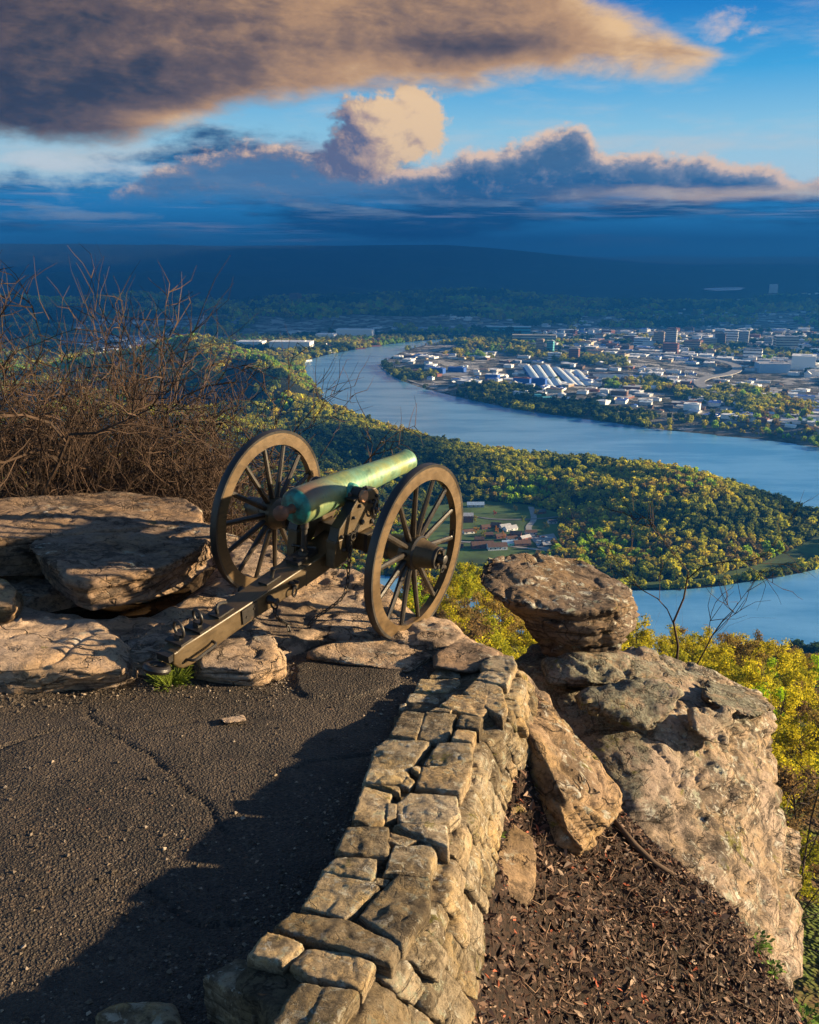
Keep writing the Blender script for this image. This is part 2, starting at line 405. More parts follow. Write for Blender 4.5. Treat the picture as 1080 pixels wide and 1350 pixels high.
# ---- terrain sheet, finer near the camera
naz, nr = 361, 420
A_ = np.radians(np.linspace(-48, 48, naz)); R_ = np.geomspace(9.0, 60000, nr)
AA, RR = np.meshgrid(A_, R_); TX, TY = RR * np.sin(AA), RR * np.cos(AA)
TZ = ground_z(TX, TY)
tm, T, b = material('valley_ground')
pos = T.node('ShaderNodeNewGeometry').outputs['Position']
n_big = T.noise(pos, 0.0016, 6, 0.6); n_mid = T.noise(pos, 0.012, 6, 0.65); n_fine = T.noise(pos, 0.11, 5, 0.7)
c = T.mix(T.ss(n_mid, 0.35, 0.62), (0.008, 0.016, 0.010), (0.020, 0.026, 0.013))
c = T.mix(T.ss(n_fine, 0.42, 0.66, 0, 0.5), c, (0.035, 0.032, 0.016))
c = T.mix(T.ss(n_big, 0.60, 0.68, 0, 0.5), c, (0.05, 0.065, 0.03))
lenp = T.node('ShaderNodeVectorMath', operation='LENGTH'); T.put(lenp.inputs[0], pos); nearf = T.ss(lenp.outputs['Value'], 700, 250)
c = T.mix(nearf, c, T.mix(T.ss(T.noise(pos, 0.12, 6, 0.7), 0.42, 0.6), (0.085, 0.055, 0.03), (0.075, 0.10, 0.025)))
urb = T.node('ShaderNodeAttribute', attribute_name='urban').outputs['Fac']
uc = T.mix(T.ss(T.noise(pos, 0.02, 6, 0.7), 0.38, 0.62), (0.045, 0.050, 0.030), (0.20, 0.19, 0.165))
uc = T.mix(T.ss(T.voro(T.mapping(pos, (0.022, 0.022, 0.022)), 1.0, 'F1', 'Color', 0.8), 0.62, 0.7), uc, (0.36, 0.35, 0.33))
c = T.mix(urb, c, uc)
T.put(b.inputs['Base Color'], c); b.inputs['Roughness'].default_value = 1.0; b.inputs['Specular IOR Level'].default_value = 0.05
T.put(b.inputs['Normal'], bump(T, T.add(T.noise(pos, 0.09, 5, 0.7), T.mul(n_mid, 2)), 1.0, 9.0))
terr = mesh_np('terrain', np.stack([TX, TY, TZ], -1).reshape(-1, 3), grid_faces(naz, nr), tm, True)
city_px = [(622, 449), (600, 444), (440, 440), (300, 448), (300, 470), (225, 470), (90, 470), (60, 430), (300, 428), (560, 424), (760, 418), (1200, 414), (1200, 605)] + inner[2:]
CITY = flp(city_px)
uv_ = in_poly(TX.ravel(), TY.ravel(), CITY) | in_poly(TX.ravel(), TY.ravel(), flp([(60, 430), (240, 430), (240, 520), (60, 520)]))
at = terr.attributes.new('urban', 'FLOAT', 'POINT'); at.data.foreach_set('value', uv_.astype(np.float32))
to = obj('terrain', terr); tag(to, 'wooded valley floor with far blue plateau and hills', 'valley', kind='structure')

def sheet(name, pts, z, mat, label, cat, kind='structure'):
    V = np.array(pts, float)[:, :3].copy(); V[:, 2] = z
    o = obj(name, mesh_np(name, V, [list(range(len(V)))], mat)); tag(o, label, cat, kind=kind); return o
# river
wm, T, b = material('river_water'); pos = T.node('ShaderNodeNewGeometry').outputs['Position']
T.put(b.inputs['Base Color'], T.mix(T.ss(T.noise(T.mapping(pos, (0.004, 0.012, 1)), 1.0, 5, 0.6), 0.35, 0.65), (0.08, 0.29, 0.52), (0.17, 0.42, 0.66)))
b.inputs['Roughness'].default_value = 0.2; b.inputs['Specular IOR Level'].default_value = 0.9
T.put(b.inputs['Normal'], bump(T, T.add(T.noise(pos, 0.25, 4, 0.6), T.mul(T.noise(T.mapping(pos, (0.02, 0.006, 1), (0, 0, 0), (0, 0, 0.5)), 1.0, 4), 2.0)), 0.35, 0.6))
sheet('river', RIV, ZF - 0.3, wm, 'broad blue river bending round the wooded point opposite the city', 'river')
rl = sheet('river', RLOW, ZF - 0.3, wm, 'nearer reach of the blue river below the yellow wooded slope', 'river')

gm = simple_mat('lawn_grass', (0.060, 0.105, 0.022), 1.0, 0, 0.45, 0.02)
# village ground and lawn strips
sheet('lawn', VIL, ZF + 0.35, gm, 'green lawns around the village houses in the valley', 'lawn')
sheet('lawn', LAWN, ZF + 0.4, gm, 'long strip of mown grass along the wooded river bank', 'lawn')
0 and sheet('meadow', flp(meadow_px), ZF + 40.0 * 0 + 0.4, gm, 'small green meadow beside the far river bank', 'meadow')
# roads
roadm = simple_mat('pale_road', (0.30, 0.29, 0.27), 0.9, 0, 0.15, 0.05)
darkroad = simple_mat('road_tarmac', (0.14, 0.14, 0.14), 0.9, 0, 0.2, 0.05)
def ribbon(name, pts, width, z, mat, label, cat='road', dz=None, thick=0.0):
    C = catmull(flp(pts, z), 6); t = np.gradient(C, axis=0); n = np.stack([-t[:, 1], t[:, 0]], 1); n /= np.linalg.norm(n, axis=1)[:, None] + 1e-9
    L = C.copy(); R = C.copy(); L[:, :2] += n * width / 2; R[:, :2] -= n * width / 2
    V = np.vstack([L, R]); k = len(C); Fc = [[i, i + 1, k + i + 1, k + i] for i in range(k - 1)]
    if thick:
        V = np.vstack([V, V - [0, 0, thick]])
        Fc += [[i, 2 * k + i, 2 * k + i + 1, i + 1] for i in range(k - 1)] + [[k + i, k + i + 1, 3 * k + i + 1, 3 * k + i] for i in range(k - 1)] + [[2 * k + i, 3 * k + i, 3 * k + i + 1, 2 * k + i + 1] for i in range(k - 1)]
    o = obj(name, mesh_np(name, V, Fc, mat)); tag(o, label, cat, kind='structure'); return o
ribbon('road', [(700, 668), (704, 684), (697, 696), (706, 712), (720, 722), (733, 727)], 10, ZF + 0.9, roadm, 'pale road curving through the village in the valley')
ribbon('road', [(575, 712), (640, 716), (690, 722), (733, 727)], 7, ZF + 1.0, roadm, 'pale road running past the village houses')
ribbon('road', [(600, 676), (650, 684), (704, 684), (745, 680)], 6, ZF + 1.1, darkroad, 'dark street at the back of the village')
sheet('parking_lot', flp([(704, 708), (730, 704), (736, 714), (726, 728), (708, 722)]), ZF + 1.2, roadm, 'pale paved car park at the edge of the village', 'car park')
ribbon('road', [(1062, 560), (1052, 545), (1010, 532), (958, 520), (930, 511), (922, 503), (934, 497), (962, 492), (972, 486), (960, 478), (900, 468), (800, 460), (700, 452)], 36, ZF + 13, roadm, 'raised pale motorway winding through the city', 'motorway', thick=3)
ribbon('road', [(440, 428), (500, 432), (545, 437), (600, 441), (680, 436), (800, 432)], 24, ZF + 10, roadm, 'raised pale highway crossing beyond the river', 'highway', thick=3)
ribbon('road', [(500, 480), (516, 492), (560, 508), (620, 524), (700, 536)], 9, ZF + 1.5, roadm, 'pale lane along the far river bank')
ribbon('road', [(800, 452), (840, 470), (870, 492), (880, 520), (960, 545)], 10, ZF + 1.4, darkroad, 'city street between the sheds')
ribbon('road', [(600, 446), (650, 470), (720, 482), (800, 478), (900, 488)], 10, ZF + 1.6, darkroad, 'city street beside the wooded bluff')
0 and ribbon('road', [(225, 475), (262, 492), (300, 510), (322, 524), (345, 545)], 8, ZF + 30, roadm, 'pale lane beyond the bare shrubs')
sheet('parking_lot', flp([(538, 476), (600, 472), (622, 482), (616, 496), (560, 495)]), ZF + 1.0, roadm, 'wide grey car park near the river bend', 'car park')
sheet('field', flp([(612, 500), (668, 496), (690, 504), (640, 510)]), ZF + 1.0, simple_mat('dry_field', (0.20, 0.15, 0.05), 1, 0, 0.3, 0.02), 'dry yellow field between the sheds and the river', 'field')
sheet('field', flp([(850, 545), (960, 556), (1030, 562), (1070, 572), (1000, 570), (900, 560)]), ZF + 1.0, gm, 'green meadow strip on the far river bank', 'field')
sheet('lake', flp([(925, 388), (950, 384), (985, 385), (975, 390), (940, 391)]), ZF + 60, wm, 'small pale lake far beyond the city', 'lake')

# ---------------------------------------------------------------- leaf-clump crowns
def leaf_cloud(rng, n, rad, size, blobs=7, squash=0.8, hollow=0.45):
    """many small faces spread through several overlapping clumps; returns verts, faces"""
    cs = rng.normal(0, 1, (blobs, 3)); cs /= np.linalg.norm(cs, axis=1)[:, None]; cs *= (rng.random((blobs, 1)) ** 0.5) * rad * 0.62; cs[:, 2] *= squash
    br = rad * (0.34 + 0.28 * rng.random(blobs))
    k = rng.integers(0, blobs, n); d = rng.normal(0, 1, (n, 3)); d /= np.linalg.norm(d, axis=1)[:, None]
    p = cs[k] + d * (br[k] * (hollow + (1 - hollow) * rng.random(n) ** 0.5))[:, None] * np.array([1, 1, squash])
    nn = d + rng.normal(0, 0.55, (n, 3)) + [0, 0, 0.35]; nn /= np.linalg.norm(nn, axis=1)[:, None]
    t = np.cross(nn, rng.normal(0, 1, (n, 3))); t /= np.linalg.norm(t, axis=1)[:, None] + 1e-9; u = np.cross(nn, t)
    s = size * (0.6 + 0.8 * rng.random(n))[:, None]
    V = np.stack([p - t * s - u * s * 0.6, p + t * s * 0.9 - u * s * 0.75, p + t * s + u * s * 0.65, p - t * s * 0.8 + u * s * 0.75], 1).reshape(-1, 3)
    Fc = np.arange(n * 4).reshape(-1, 4)
    return V, Fc, p
def tube(path, radii, n=5):
    P = np.asarray(path, float); k = len(P); t = np.gradient(P, axis=0); t /= np.linalg.norm(t, axis=1)[:, None] + 1e-9
    ref = np.array([0.31, 0.17, 0.93]); a = np.cross(t, ref); a /= np.linalg.norm(a, axis=1)[:, None] + 1e-9; b_ = np.cross(t, a)
    th = np.linspace(0, 2 * np.pi, n, endpoint=False)
    V = P[:, None, :] + np.asarray(radii)[:, None, None] * (np.cos(th)[None, :, None] * a[:, None, :] + np.sin(th)[None, :, None] * b_[:, None, :])
    V = V.reshape(-1, 3); Fc = []
    for i in range(k - 1):
        for j in range(n):
            Fc.append([i * n + j, i * n + (j + 1) % n, (i + 1) * n + (j + 1) % n, (i + 1) * n + j])
    Fc.append(list(range(n))[::-1]); Fc.append([(k - 1) * n + j for j in range(n)])
    return V, Fc
class MB:
    def __init__(s): s.V = []; s.F = []; s.M = []; s.n = 0
    def add(s, V, Fc, mi=0):
        V = np.asarray(V, float); s.V.append(V); s.F += [[int(i) + s.n for i in f] for f in Fc]; s.M += [mi] * len(Fc); s.n += len(V)
    def mesh(s, name, mats, smooth=False):
        if not isinstance(mats, (list, tuple)): mats = [mats]
        return mesh_np(name, np.vstack(s.V), s.F, None, smooth, s.M, mats)
def foliage_mat(name, attr):
    m, T, b = material(name)
    if attr: col = T.node('ShaderNodeAttribute', attribute_type='INSTANCER', attribute_name='tint').outputs['Color']
    else: col = T.node('ShaderNodeObjectInfo').outputs['Color']
    pos = T.node('ShaderNodeNewGeometry').outputs['Position']
    rnd = T.node('ShaderNodeNewGeometry').outputs['Random Per Island']
    c = T.mix(1.0, col, T.ramp(rnd, [(0, (0.55, 0.6, 0.6)), (0.6, (1, 1, 1)), (1, (1.5, 1.35, 1.1))]), 'MULTIPLY')
    T.put(b.inputs['Base Color'], c); b.inputs['Roughness'].default_value = 0.9; b.inputs['Specular IOR Level'].default_value = 0.1
    tr = T.node('ShaderNodeBsdfTranslucent'); T.put(tr.inputs[0], c); mx = T.node('ShaderNodeMixShader'); mx.inputs[0].default_value = 0.5
    out = [n for n in T.n if n.type == 'OUTPUT_MATERIAL'][0]
    T.l.new(b.outputs[0], mx.inputs[1]); T.l.new(tr.outputs[0], mx.inputs[2]); T.l.new(mx.outputs[0], out.inputs[0])
    return m
fol_i = foliage_mat('leaves_forest', True); fol_o = foliage_mat('leaves_tree', False)
bark = simple_mat('bark', (0.055, 0.038, 0.028), 0.95, 0, 0.35, 3.0)
PAL = np.array([[0.030, 0.062, 0.016], [0.070, 0.110, 0.020], [0.17, 0.20, 0.024], [0.36, 0.38, 0.026], [0.50, 0.48, 0.030], [0.50, 0.42, 0.034], [0.26, 0.19, 0.045], [0.30, 0.46, 0.026]])

# ---- mid-distance forest: one mass of trees, instanced leaf-clump crowns
def crown_src(i):
    rng = np.random.default_rng(100 + i); V, Fc, _ = leaf_cloud(rng, 120, 1.0, 0.17, 7, 0.85, 0.6)
    V[:, 2] += 0.75
    o = bpy.data.objects.new('forest_tree', mesh_np('forest_crown', V, Fc.tolist(), fol_i)); return o
srcs = [crown_src(i) for i in range(6)]
def forest_points():
    out = []
    for (r0, r1, sp, sz) in ((880, 1500, 8.6, 6.6), (1500, 2400, 10.0, 7.6), (2400, 3600, 13, 9.4), (3600, 5200, 19, 11.5), (5200, 8500, 36, 20)):
        n = int((r1 ** 2 - r0 ** 2) * math.radians(53) / 2 / sp ** 2 * 1.15)
        rr = np.sqrt(RNG.random(n) * (r1 ** 2 - r0 ** 2) + r0 ** 2); aa = np.radians(RNG.random(n) * 53 - 26.5)
        x, y = rr * np.sin(aa), rr * np.cos(aa)
        k = ~(in_poly(x, y, RIV) | in_poly(x, y, RLOW) | in_poly(x, y, LAWN) | in_poly(x, y, VIL) | in_poly(x, y, flp(meadow_px)))
        city = in_poly(x, y, CITY)
        pn = fbm(np.stack([x / 260, y / 260, 0 * x + 4], -1), 4, 31); p2 = fbm(np.stack([x / 700, y / 700, 0 * x + 4], -1), 3, 77)
        k &= ~(city & (pn < np.where(rr < 3000, 0.2, 0.22)) & ~bluff(x, y))
        k &= ~((~city) & (p2 < -0.42) & (rr > 2600))
        out.append(np.stack([x[k], y[k], np.full(k.sum(), sz) * (0.55 + 0.95 * RNG.random(k.sum()) ** 1.6)], -1))
    return np.vstack(out)
BL = flp([(596, 452), (612, 440), (660, 438), (690, 446), (696, 458), (680, 468), (640, 466)]); BK = flp([(700, 541), (800, 553), (1000, 575), (1200, 606), (1200, 588), (1000, 556), (860, 552), (780, 545), (720, 535)])
BM = flp([(655, 466), (760, 482), (830, 490), (826, 478), (760, 470), (700, 462)])
def bluff(x, y): return in_poly(x, y, BL) | (in_poly(x, y, BK) & (RNG.random(len(x)) < 0.28)) | (in_poly(x, y, BM) & (RNG.random(len(x)) < 0.7))
FP = forest_points()
fz = ground_z(FP[:, 0], FP[:, 1])
# keep those the slope does not hide anyway
fr = np.hypot(FP[:, 0], FP[:, 1])
tn = fbm(np.stack([FP[:, 0] / 230, FP[:, 1] / 230, 0 * fr], -1), 4, 41); tn2 = RNG.random(len(FP))
val = np.clip(0.45 + 1.25 * tn + 0.30 * (tn2 - 0.5), 0, 0.999)
idx = np.digitize(val, [0.16, 0.32, 0.46, 0.60, 0.74, 0.84, 0.93])
tint = PAL[idx] * (0.75 + 0.5 * RNG.random((len(FP), 1)))
fm = bpy.data.meshes.new('forest'); fm.vertices.add(len(FP))
fm.vertices.foreach_set('co', np.stack([FP[:, 0], FP[:, 1], fz], -1).astype(np.float32).ravel())
def pattr(me, name, typ, key, arr):
    a = me.attributes.new(name, typ, 'POINT'); a.data.foreach_set(key, np.ascontiguousarray(arr, np.float32).ravel())
pattr(fm, 'tint', 'FLOAT_COLOR', 'color', np.hstack([tint, np.ones((len(FP), 1))]))
pattr(fm, 'size', 'FLOAT', 'value', FP[:, 2]); pattr(fm, 'spin', 'FLOAT', 'value', RNG.random(len(FP)) * 6.283)
a_ = fm.attributes.new('pick', 'INT', 'POINT'); a_.data.foreach_set('value', RNG.integers(0, len(srcs), len(FP)).astype(np.int32))
fo = obj('forest', fm); tag(fo, 'spring forest in yellow, olive and dark green covering the valley hills', 'forest', kind='stuff')
ng = bpy.data.node_groups.new('scatter_trees', 'GeometryNodeTree')
ng.interface.new_socket('Geometry', in_out='INPUT', socket_type='NodeSocketGeometry'); ng.interface.new_socket('Geometry', in_out='OUTPUT', socket_type='NodeSocketGeometry')
N = ng.nodes; gi = N.new('NodeGroupInput'); go = N.new('NodeGroupOutput'); m2p = N.new('GeometryNodeMeshToPoints'); ng.links.new(gi.outputs[0], m2p.inputs[0])
g2i = N.new('GeometryNodeGeometryToInstance')
for s_ in srcs:
    oi = N.new('GeometryNodeObjectInfo'); oi.inputs['Object'].default_value = s_; ng.links.new(oi.outputs['Geometry'], g2i.inputs[0])
iop = N.new('GeometryNodeInstanceOnPoints'); ng.links.new(m2p.outputs[0], iop.inputs['Points']); ng.links.new(g2i.outputs[0], iop.inputs['Instance'])
iop.inputs['Pick Instance'].default_value = True
def nattr(name, typ):
    n = N.new('GeometryNodeInputNamedAttribute'); n.data_type = typ; n.inputs['Name'].default_value = name; return n.outputs[0]
ng.links.new(nattr('pick', 'INT'), iop.inputs['Instance Index']); ng.links.new(nattr('size', 'FLOAT'), iop.inputs['Scale'])
cx = N.new('ShaderNodeCombineXYZ'); ng.links.new(nattr('spin', 'FLOAT'), cx.inputs[2]); ng.links.new(cx.outputs[0], iop.inputs['Rotation'])
ng.links.new(iop.outputs[0], go.inputs[0])
md = fo.modifiers.new('scatter', 'NODES'); md.node_group = ng
print('forest trees', len(FP))
# ================================================================ THE OVERLOOK
def plane_z(x, y): return -0.08 * x - 0.05 * (y - 6.8)
def onp(px, py, dz=0.0):                       # point of the sloping overlook plane, raised by dz
    d = ray(px, py); n = np.array([0.08, 0.05, 1.0]); c0 = 0.05 * 6.8 + dz
    t = (c0 - CAM @ n) / (d @ n); return CAM + t * d

def rock_mat(name, base, dark, warm, lichen=0.4, moss=0.0, strata=0.5, scale=1.0, ck=0.6, crust=None, vary=False):
    m, T, b = material(name); g = T.node('ShaderNodeNewGeometry'); pos = g.outputs['Position']
    nz = T.node('ShaderNodeSeparateXYZ'); T.put(nz.inputs[0], g.outputs['Normal'])
    st = T.mapping(pos, (1.2 * scale, 1.2 * scale, 7.0 * scale), (0, 0, 0), (0.10, -0.16, 0))
    n1 = T.noise(pos, 1.7 * scale, 7, 0.62); n2 = T.noise(pos, 7.0 * scale, 7, 0.68, 0.4); n3 = T.noise(pos, 42 * scale, 5, 0.7); ns = T.noise(st, 1.0, 6, 0.6, 0.6)
    n0 = T.noise(T.vm('ADD', pos, (7.3, 2.2, 4.1)), 0.9 * scale, 5, 0.6, 0.3)
    c = T.mix(T.ss(n1, 0.36, 0.64), base, warm)
    c = T.mix(T.ss(n2, 0.40, 0.62, 0, 0.55), c, tuple(x * 0.55 for x in base))
    c = T.mix(T.mul(T.ss(ns, 0.50, 0.66), strata), c, dark)
    c = T.mix(T.ss(T.add(n0, T.mul(T.sub(n2, 0.5), 0.7)), 0.50, 0.66, 0, 0.85), c, dark)
    c = T.mix(T.ss(n3, 0.55, 0.72, 0, 0.5), c, tuple(min(1, x * 1.5) for x in base))
    c = T.mix(T.ss(n3, 0.42, 0.30, 0, 0.6), c, tuple(x * 0.5 for x in dark))
    # pits, grit and thin fractures
    wn = T.node('ShaderNodeTexNoise'); T.put(wn.inputs['Vector'], pos); wn.inputs['Scale'].default_value = 3.0 * scale; wn.inputs['Detail'].default_value = 4
    nf = T.noise(pos, 18 * scale, 8, 0.78); c = T.mix(T.ss(nf, 0.50, 0.36, 0, 0.75), c, tuple(x * 0.8 for x in dark)); c = T.mix(T.ss(nf, 0.60, 0.72, 0, 0.55), c, tuple(min(1, x * 1.6) for x in base))
    fr = T.m('ABSOLUTE', T.sub(T.noise(T.mapping(pos, (1.5 * scale, 1.5 * scale, 4.5 * scale), (2, 1, 3), (0.2, -0.3, 0)), 1.0, 7, 0.58, 0.3), 0.5)); fr2 = T.m('ABSOLUTE', T.sub(T.noise(T.vm('ADD', pos, (5, 7, 2)), 1.1 * scale, 5, 0.5), 0.5))
    crack = T.m('MAXIMUM', T.mul(T.ss(fr, 0.016, 0.0), T.ss(n0, 0.40, 0.52)), T.mul(T.ss(fr2, 0.006, 0.0), T.ss(n0, 0.56, 0.44)))
    crack = T.mul(crack, ck / 0.6); c = T.mix(T.mul(crack, 0.6), c, (0.022, 0.016, 0.012))
    bed = T.mul(T.ss(T.noise(T.mapping(pos, (1.6 * scale, 1.6 * scale, 34 * scale), (0, 0, 0), (0.16, -0.24, 0)), 1.0, 4, 0.55, 0.8), 0.57, 0.64), T.ss(nz.outputs[2], 0.85, 0.45)); c = T.mix(T.mul(bed, 0.6), c, tuple(x * 0.8 for x in dark))
    if lichen:
        lv = T.noise(T.vm('ADD', pos, (4, 4, 8)), 10.0 * scale, 9, 0.74, 0.5)
        lm = T.mul(T.mul(T.ss(lv, 0.53, 0.60), T.ss(T.noise(T.vm('ADD', pos, (3, 9, 1)), 2.1 * scale, 4), 0.60 - 0.26 * lichen, 0.72 - 0.24 * lichen)), T.ss(nz.outputs[2], -0.2, 0.5))
        c = T.mix(T.mul(lm, 0.8), c, T.mix(T.ss(n2, 0.4, 0.6), (0.27, 0.29, 0.22), (0.50, 0.48, 0.42)))
    if crust is not None:
        zz = T.node('ShaderNodeSeparateXYZ'); T.put(zz.inputs[0], pos); lvl = T.add(zz.outputs[2], T.mul(T.sub(n0, 0.5), 1.6))
        cm = T.mul(T.ss(lvl, crust - 0.12, crust + 0.18), T.ss(T.add(nf, T.mul(T.sub(n2, 0.5), 0.8)), 0.36, 0.56)); c = T.mix(T.mul(cm, 0.85), c, T.mix(T.ss(n3, 0.4, 0.6), (0.070, 0.066, 0.050), (0.20, 0.205, 0.155)))
    if moss:
        mm = T.mul(T.ss(T.add(T.noise(T.vm('ADD', pos, (1, 5, 9)), 3.2 * scale, 6, 0.65), T.mul(T.sub(nf, 0.5), 0.5)), 0.70 - 0.16 * moss, 0.75 - 0.14 * moss), 0.8)
        c = T.mix(mm, c, T.mix(n3, (0.055, 0.060, 0.010), (0.17, 0.15, 0.03)))
    if vary:
        rn = T.node('ShaderNodeObjectInfo').outputs['Random']; c = T.mix(1.0, c, T.ramp(rn, [(0, (0.50, 0.47, 0.43)), (0.3, (0.80, 0.78, 0.74)), (0.6, (1, 0.98, 0.95)), (0.8, (1.08, 0.95, 0.78)), (1, (1.15, 1.15, 1.15))]), 'MULTIPLY')
    T.put(b.inputs['Base Color'], c); b.inputs['Roughness'].default_value = 0.9; b.inputs['Specular IOR Level'].default_value = 0.2
    h = T.add(T.add(T.mul(n2, 0.9), T.mul(n3, 0.30)), T.add(T.mul(ns, 0.9), T.add(T.mul(crack, -1.2), T.mul(bed, -0.9))))
    h = T.add(h, T.add(T.mul(T.noise(pos, 160 * scale, 3, 0.7), 0.12), T.mul(nf, 0.8)))
    T.put(b.inputs['Normal'], bump(T, h, 0.9, 0.035))
    return m
rk_pale = rock_mat('pale_sandstone', (0.36, 0.275, 0.21), (0.070, 0.053, 0.042), (0.38, 0.255, 0.15), 0.25, 0.10, 0.75)
rk_grey = rock_mat('weathered_sandstone', (0.22, 0.16, 0.12), (0.050, 0.038, 0.030), (0.27, 0.17, 0.095), 0.30, 0.05, 0.7)
rk_cliff = rock_mat('lichened_sandstone', (0.33, 0.255, 0.20), (0.050, 0.040, 0.032), (0.29, 0.205, 0.12), 0.8, 0.5, 0.8, 1.0, 0.6, -0.95)
rk_brown = rock_mat('brown_sandstone', (0.29, 0.20, 0.13), (0.060, 0.042, 0.028), (0.31, 0.205, 0.095), 0.5, 0.45, 0.8)
rk_dark = rock_mat('dark_weathered_rock', (0.17, 0.125, 0.095), (0.040, 0.030, 0.024), (0.20, 0.13, 0.07), 0.7, 0.25, 0.9)
rk_wall = rock_mat('wall_stone', (0.35, 0.295, 0.22), (0.095, 0.074, 0.050), (0.38, 0.28, 0.14), 1.15, 0.42, 0.6, 1.6, 0.12, None, True)

def apply_mods(me_in, mods):
    o = bpy.data.objects.new('tmp', me_in); COL.objects.link(o)
    for typ, kw in mods:
        mm = o.modifiers.new(typ, typ)
        for k, v in kw.items(): setattr(mm, k, v)
    dg = bpy.context.evaluated_depsgraph_get(); out = bpy.data.meshes.new_from_object(o.evaluated_get(dg))
    bpy.data.objects.remove(o); bpy.data.meshes.remove(me_in); return out
def hull_mesh(hulls):
    bm = bmesh.new()
    for h in hulls:
        t = bmesh.new()
        for p in h: t.verts.new(p)
        r = bmesh.ops.convex_hull(t, input=t.verts[:]); 
        bmesh.ops.delete(t, geom=[v for v in t.verts if not v.link_faces], context='VERTS')
        tm_ = bpy.data.meshes.new('t'); t.to_mesh(tm_); t.free(); bm.from_mesh(tm_); bpy.data.meshes.remove(tm_)
    me = bpy.data.meshes.new('h'); bm.to_mesh(me); bm.free(); return me
def get_co(me):
    a = np.empty(len(me.vertices) * 3); me.vertices.foreach_get('co', a); n = np.empty(len(me.vertices) * 3); me.vertices.foreach_get('normal', n)
    return a.reshape(-1, 3), n.reshape(-1, 3)
def rough(co, no, seed, big=0.05, mid=0.02, fine=0.006, bs=0.8, strata=0.0, sh=0.12, crack=0.0, tilt=(0.10, 0.16)):
    P = co + seed * 3.17
    Q = P * np.array([1, 1, 2.4]); Q[:, 2] += 2.4 * (tilt[0] * P[:, 0] + tilt[1] * P[:, 1])
    d = big * fbm(P / bs, 3, seed) + mid * (0.8 * fbm(Q / (bs * 0.45), 4, seed + 3) - 0.5 * sstep(0.16, 0.0, np.abs(vnoise(Q / (bs * 0.6), seed + 5)))) + fine * fbm(P / 0.05, 3, seed + 9)
    if strata:
        q = (co[:, 2] + tilt[0] * co[:, 0] + tilt[1] * co[:, 1]) / sh + 1.2 * fbm(P / 0.9, 3, seed + 13)
        side = np.clip(1 - np.abs(no[:, 2]), 0, 1)
        f = q - np.floor(q); k = vnoise(np.stack([np.floor(q) * 7.7 + seed, 0 * q, 0 * q], -1), seed)
        d = d + strata * side * (0.9 * k - 1.6 * np.exp(-((f - 0.5) / 0.10) ** 2) * (0.5 + 0.5 * fbm(P / 0.5, 2, seed + 21)))
    if crack:
        r = np.abs(vnoise(P / 0.55 + 0.6 * np.stack([fbm(P / 0.3, 2, seed + k) for k in (31, 32, 33)], -1), seed + 40))
        d = d - crack * sstep(0.09, 0.0, r)
    return co + no * d[:, None]
def rock(name, hulls, mat, seed=1, voxel=0.025, smooth=6, parent=None, **kw):
    me = apply_mods(hull_mesh(hulls), [('REMESH', dict(mode='VOXEL', voxel_size=voxel)), ('SMOOTH', dict(factor=0.5, iterations=smooth))])
    co, no = get_co(me); co = rough(co, no, seed, **kw)
    me.vertices.foreach_set('co', co.ravel()); me.materials.clear(); me.materials.append(mat)
    me.polygons.foreach_set('use_smooth', np.ones(len(me.polygons), bool)); me.update(); me.name = name
    if parent is None:                             # put the origin at the rock's base
        c = co.mean(0); c[2] = co[:, 2].min(); me.transform(Matrix.Translation(Vector(-c))); o = obj(name, me); o.location = c
    else: o = obj(name, me, parent)
    return o
def Y3(lst): return [atY(*t) for t in lst]
def slab(top, thick, shrink=0.92):                 # outline points (world) -> hull with an undercut bottom
    T_ = np.array(top); c = T_.mean(0); B_ = c + (T_ - c) * shrink; B_[:, 2] = T_[:, 2] - thick
    return np.vstack([T_, B_]).tolist()

# ---- asphalt path: a real height field with sunken edges and worn patches
def asphalt_mat():
    m, T, b = material('worn_asphalt'); pos = T.node('ShaderNodeNewGeometry').outputs['Position']
    v = T.voro(pos, 85.0, 'F1', 'Color'); vd = T.voro(pos, 85.0, 'F1', 'Distance'); v2 = T.voro(pos, 50.0, 'F1', 'Distance')
    n1 = T.noise(pos, 1.3, 6, 0.6); n2 = T.noise(pos, 9.0, 6, 0.7); n3 = T.noise(pos, 60, 4, 0.7)
    c = T.mix(T.ss(v, 0.86, 0.93), T.mix(T.ss(v, 0.15, 0.85), (0.006, 0.0045, 0.0035), (0.060, 0.041, 0.026)), (0.17, 0.135, 0.10))
    c = T.mix(T.ss(n2, 0.42, 0.60, 0, 0.6), c, (0.014, 0.011, 0.008))
    c = T.mix(T.ss(n1, 0.46, 0.66, 0, 0.6), c, (0.060, 0.044, 0.031)); c = T.mix(T.ss(T.noise(T.vm('ADD', pos, (4, 8, 0)), 0.8, 6, 0.65), 0.52, 0.64, 0, 0.7), c, (0.012, 0.009, 0.007))
    c = T.mix(T.ss(n3, 0.66, 0.74, 0, 0.7), c, (0.15, 0.12, 0.09))
    red = T.mul(T.ss(T.noise(pos, 23, 2), 0.72, 0.76), T.ss(v, 0.6, 0.8)); c = T.mix(red, c, (0.16, 0.045, 0.02))
    T.put(b.inputs['Base Color'], c); b.inputs['Roughness'].default_value = 0.72; b.inputs['Specular IOR Level'].default_value = 0.4
    h = T.add(T.add(T.mul(T.ss(vd, 0.55, 0.0), 0.8), T.mul(T.ss(v2, 0.6, 0.1), 0.7)), T.mul(n2, 0.7))
    T.put(b.inputs['Normal'], bump(T, h, 1.0, 0.010)); return m
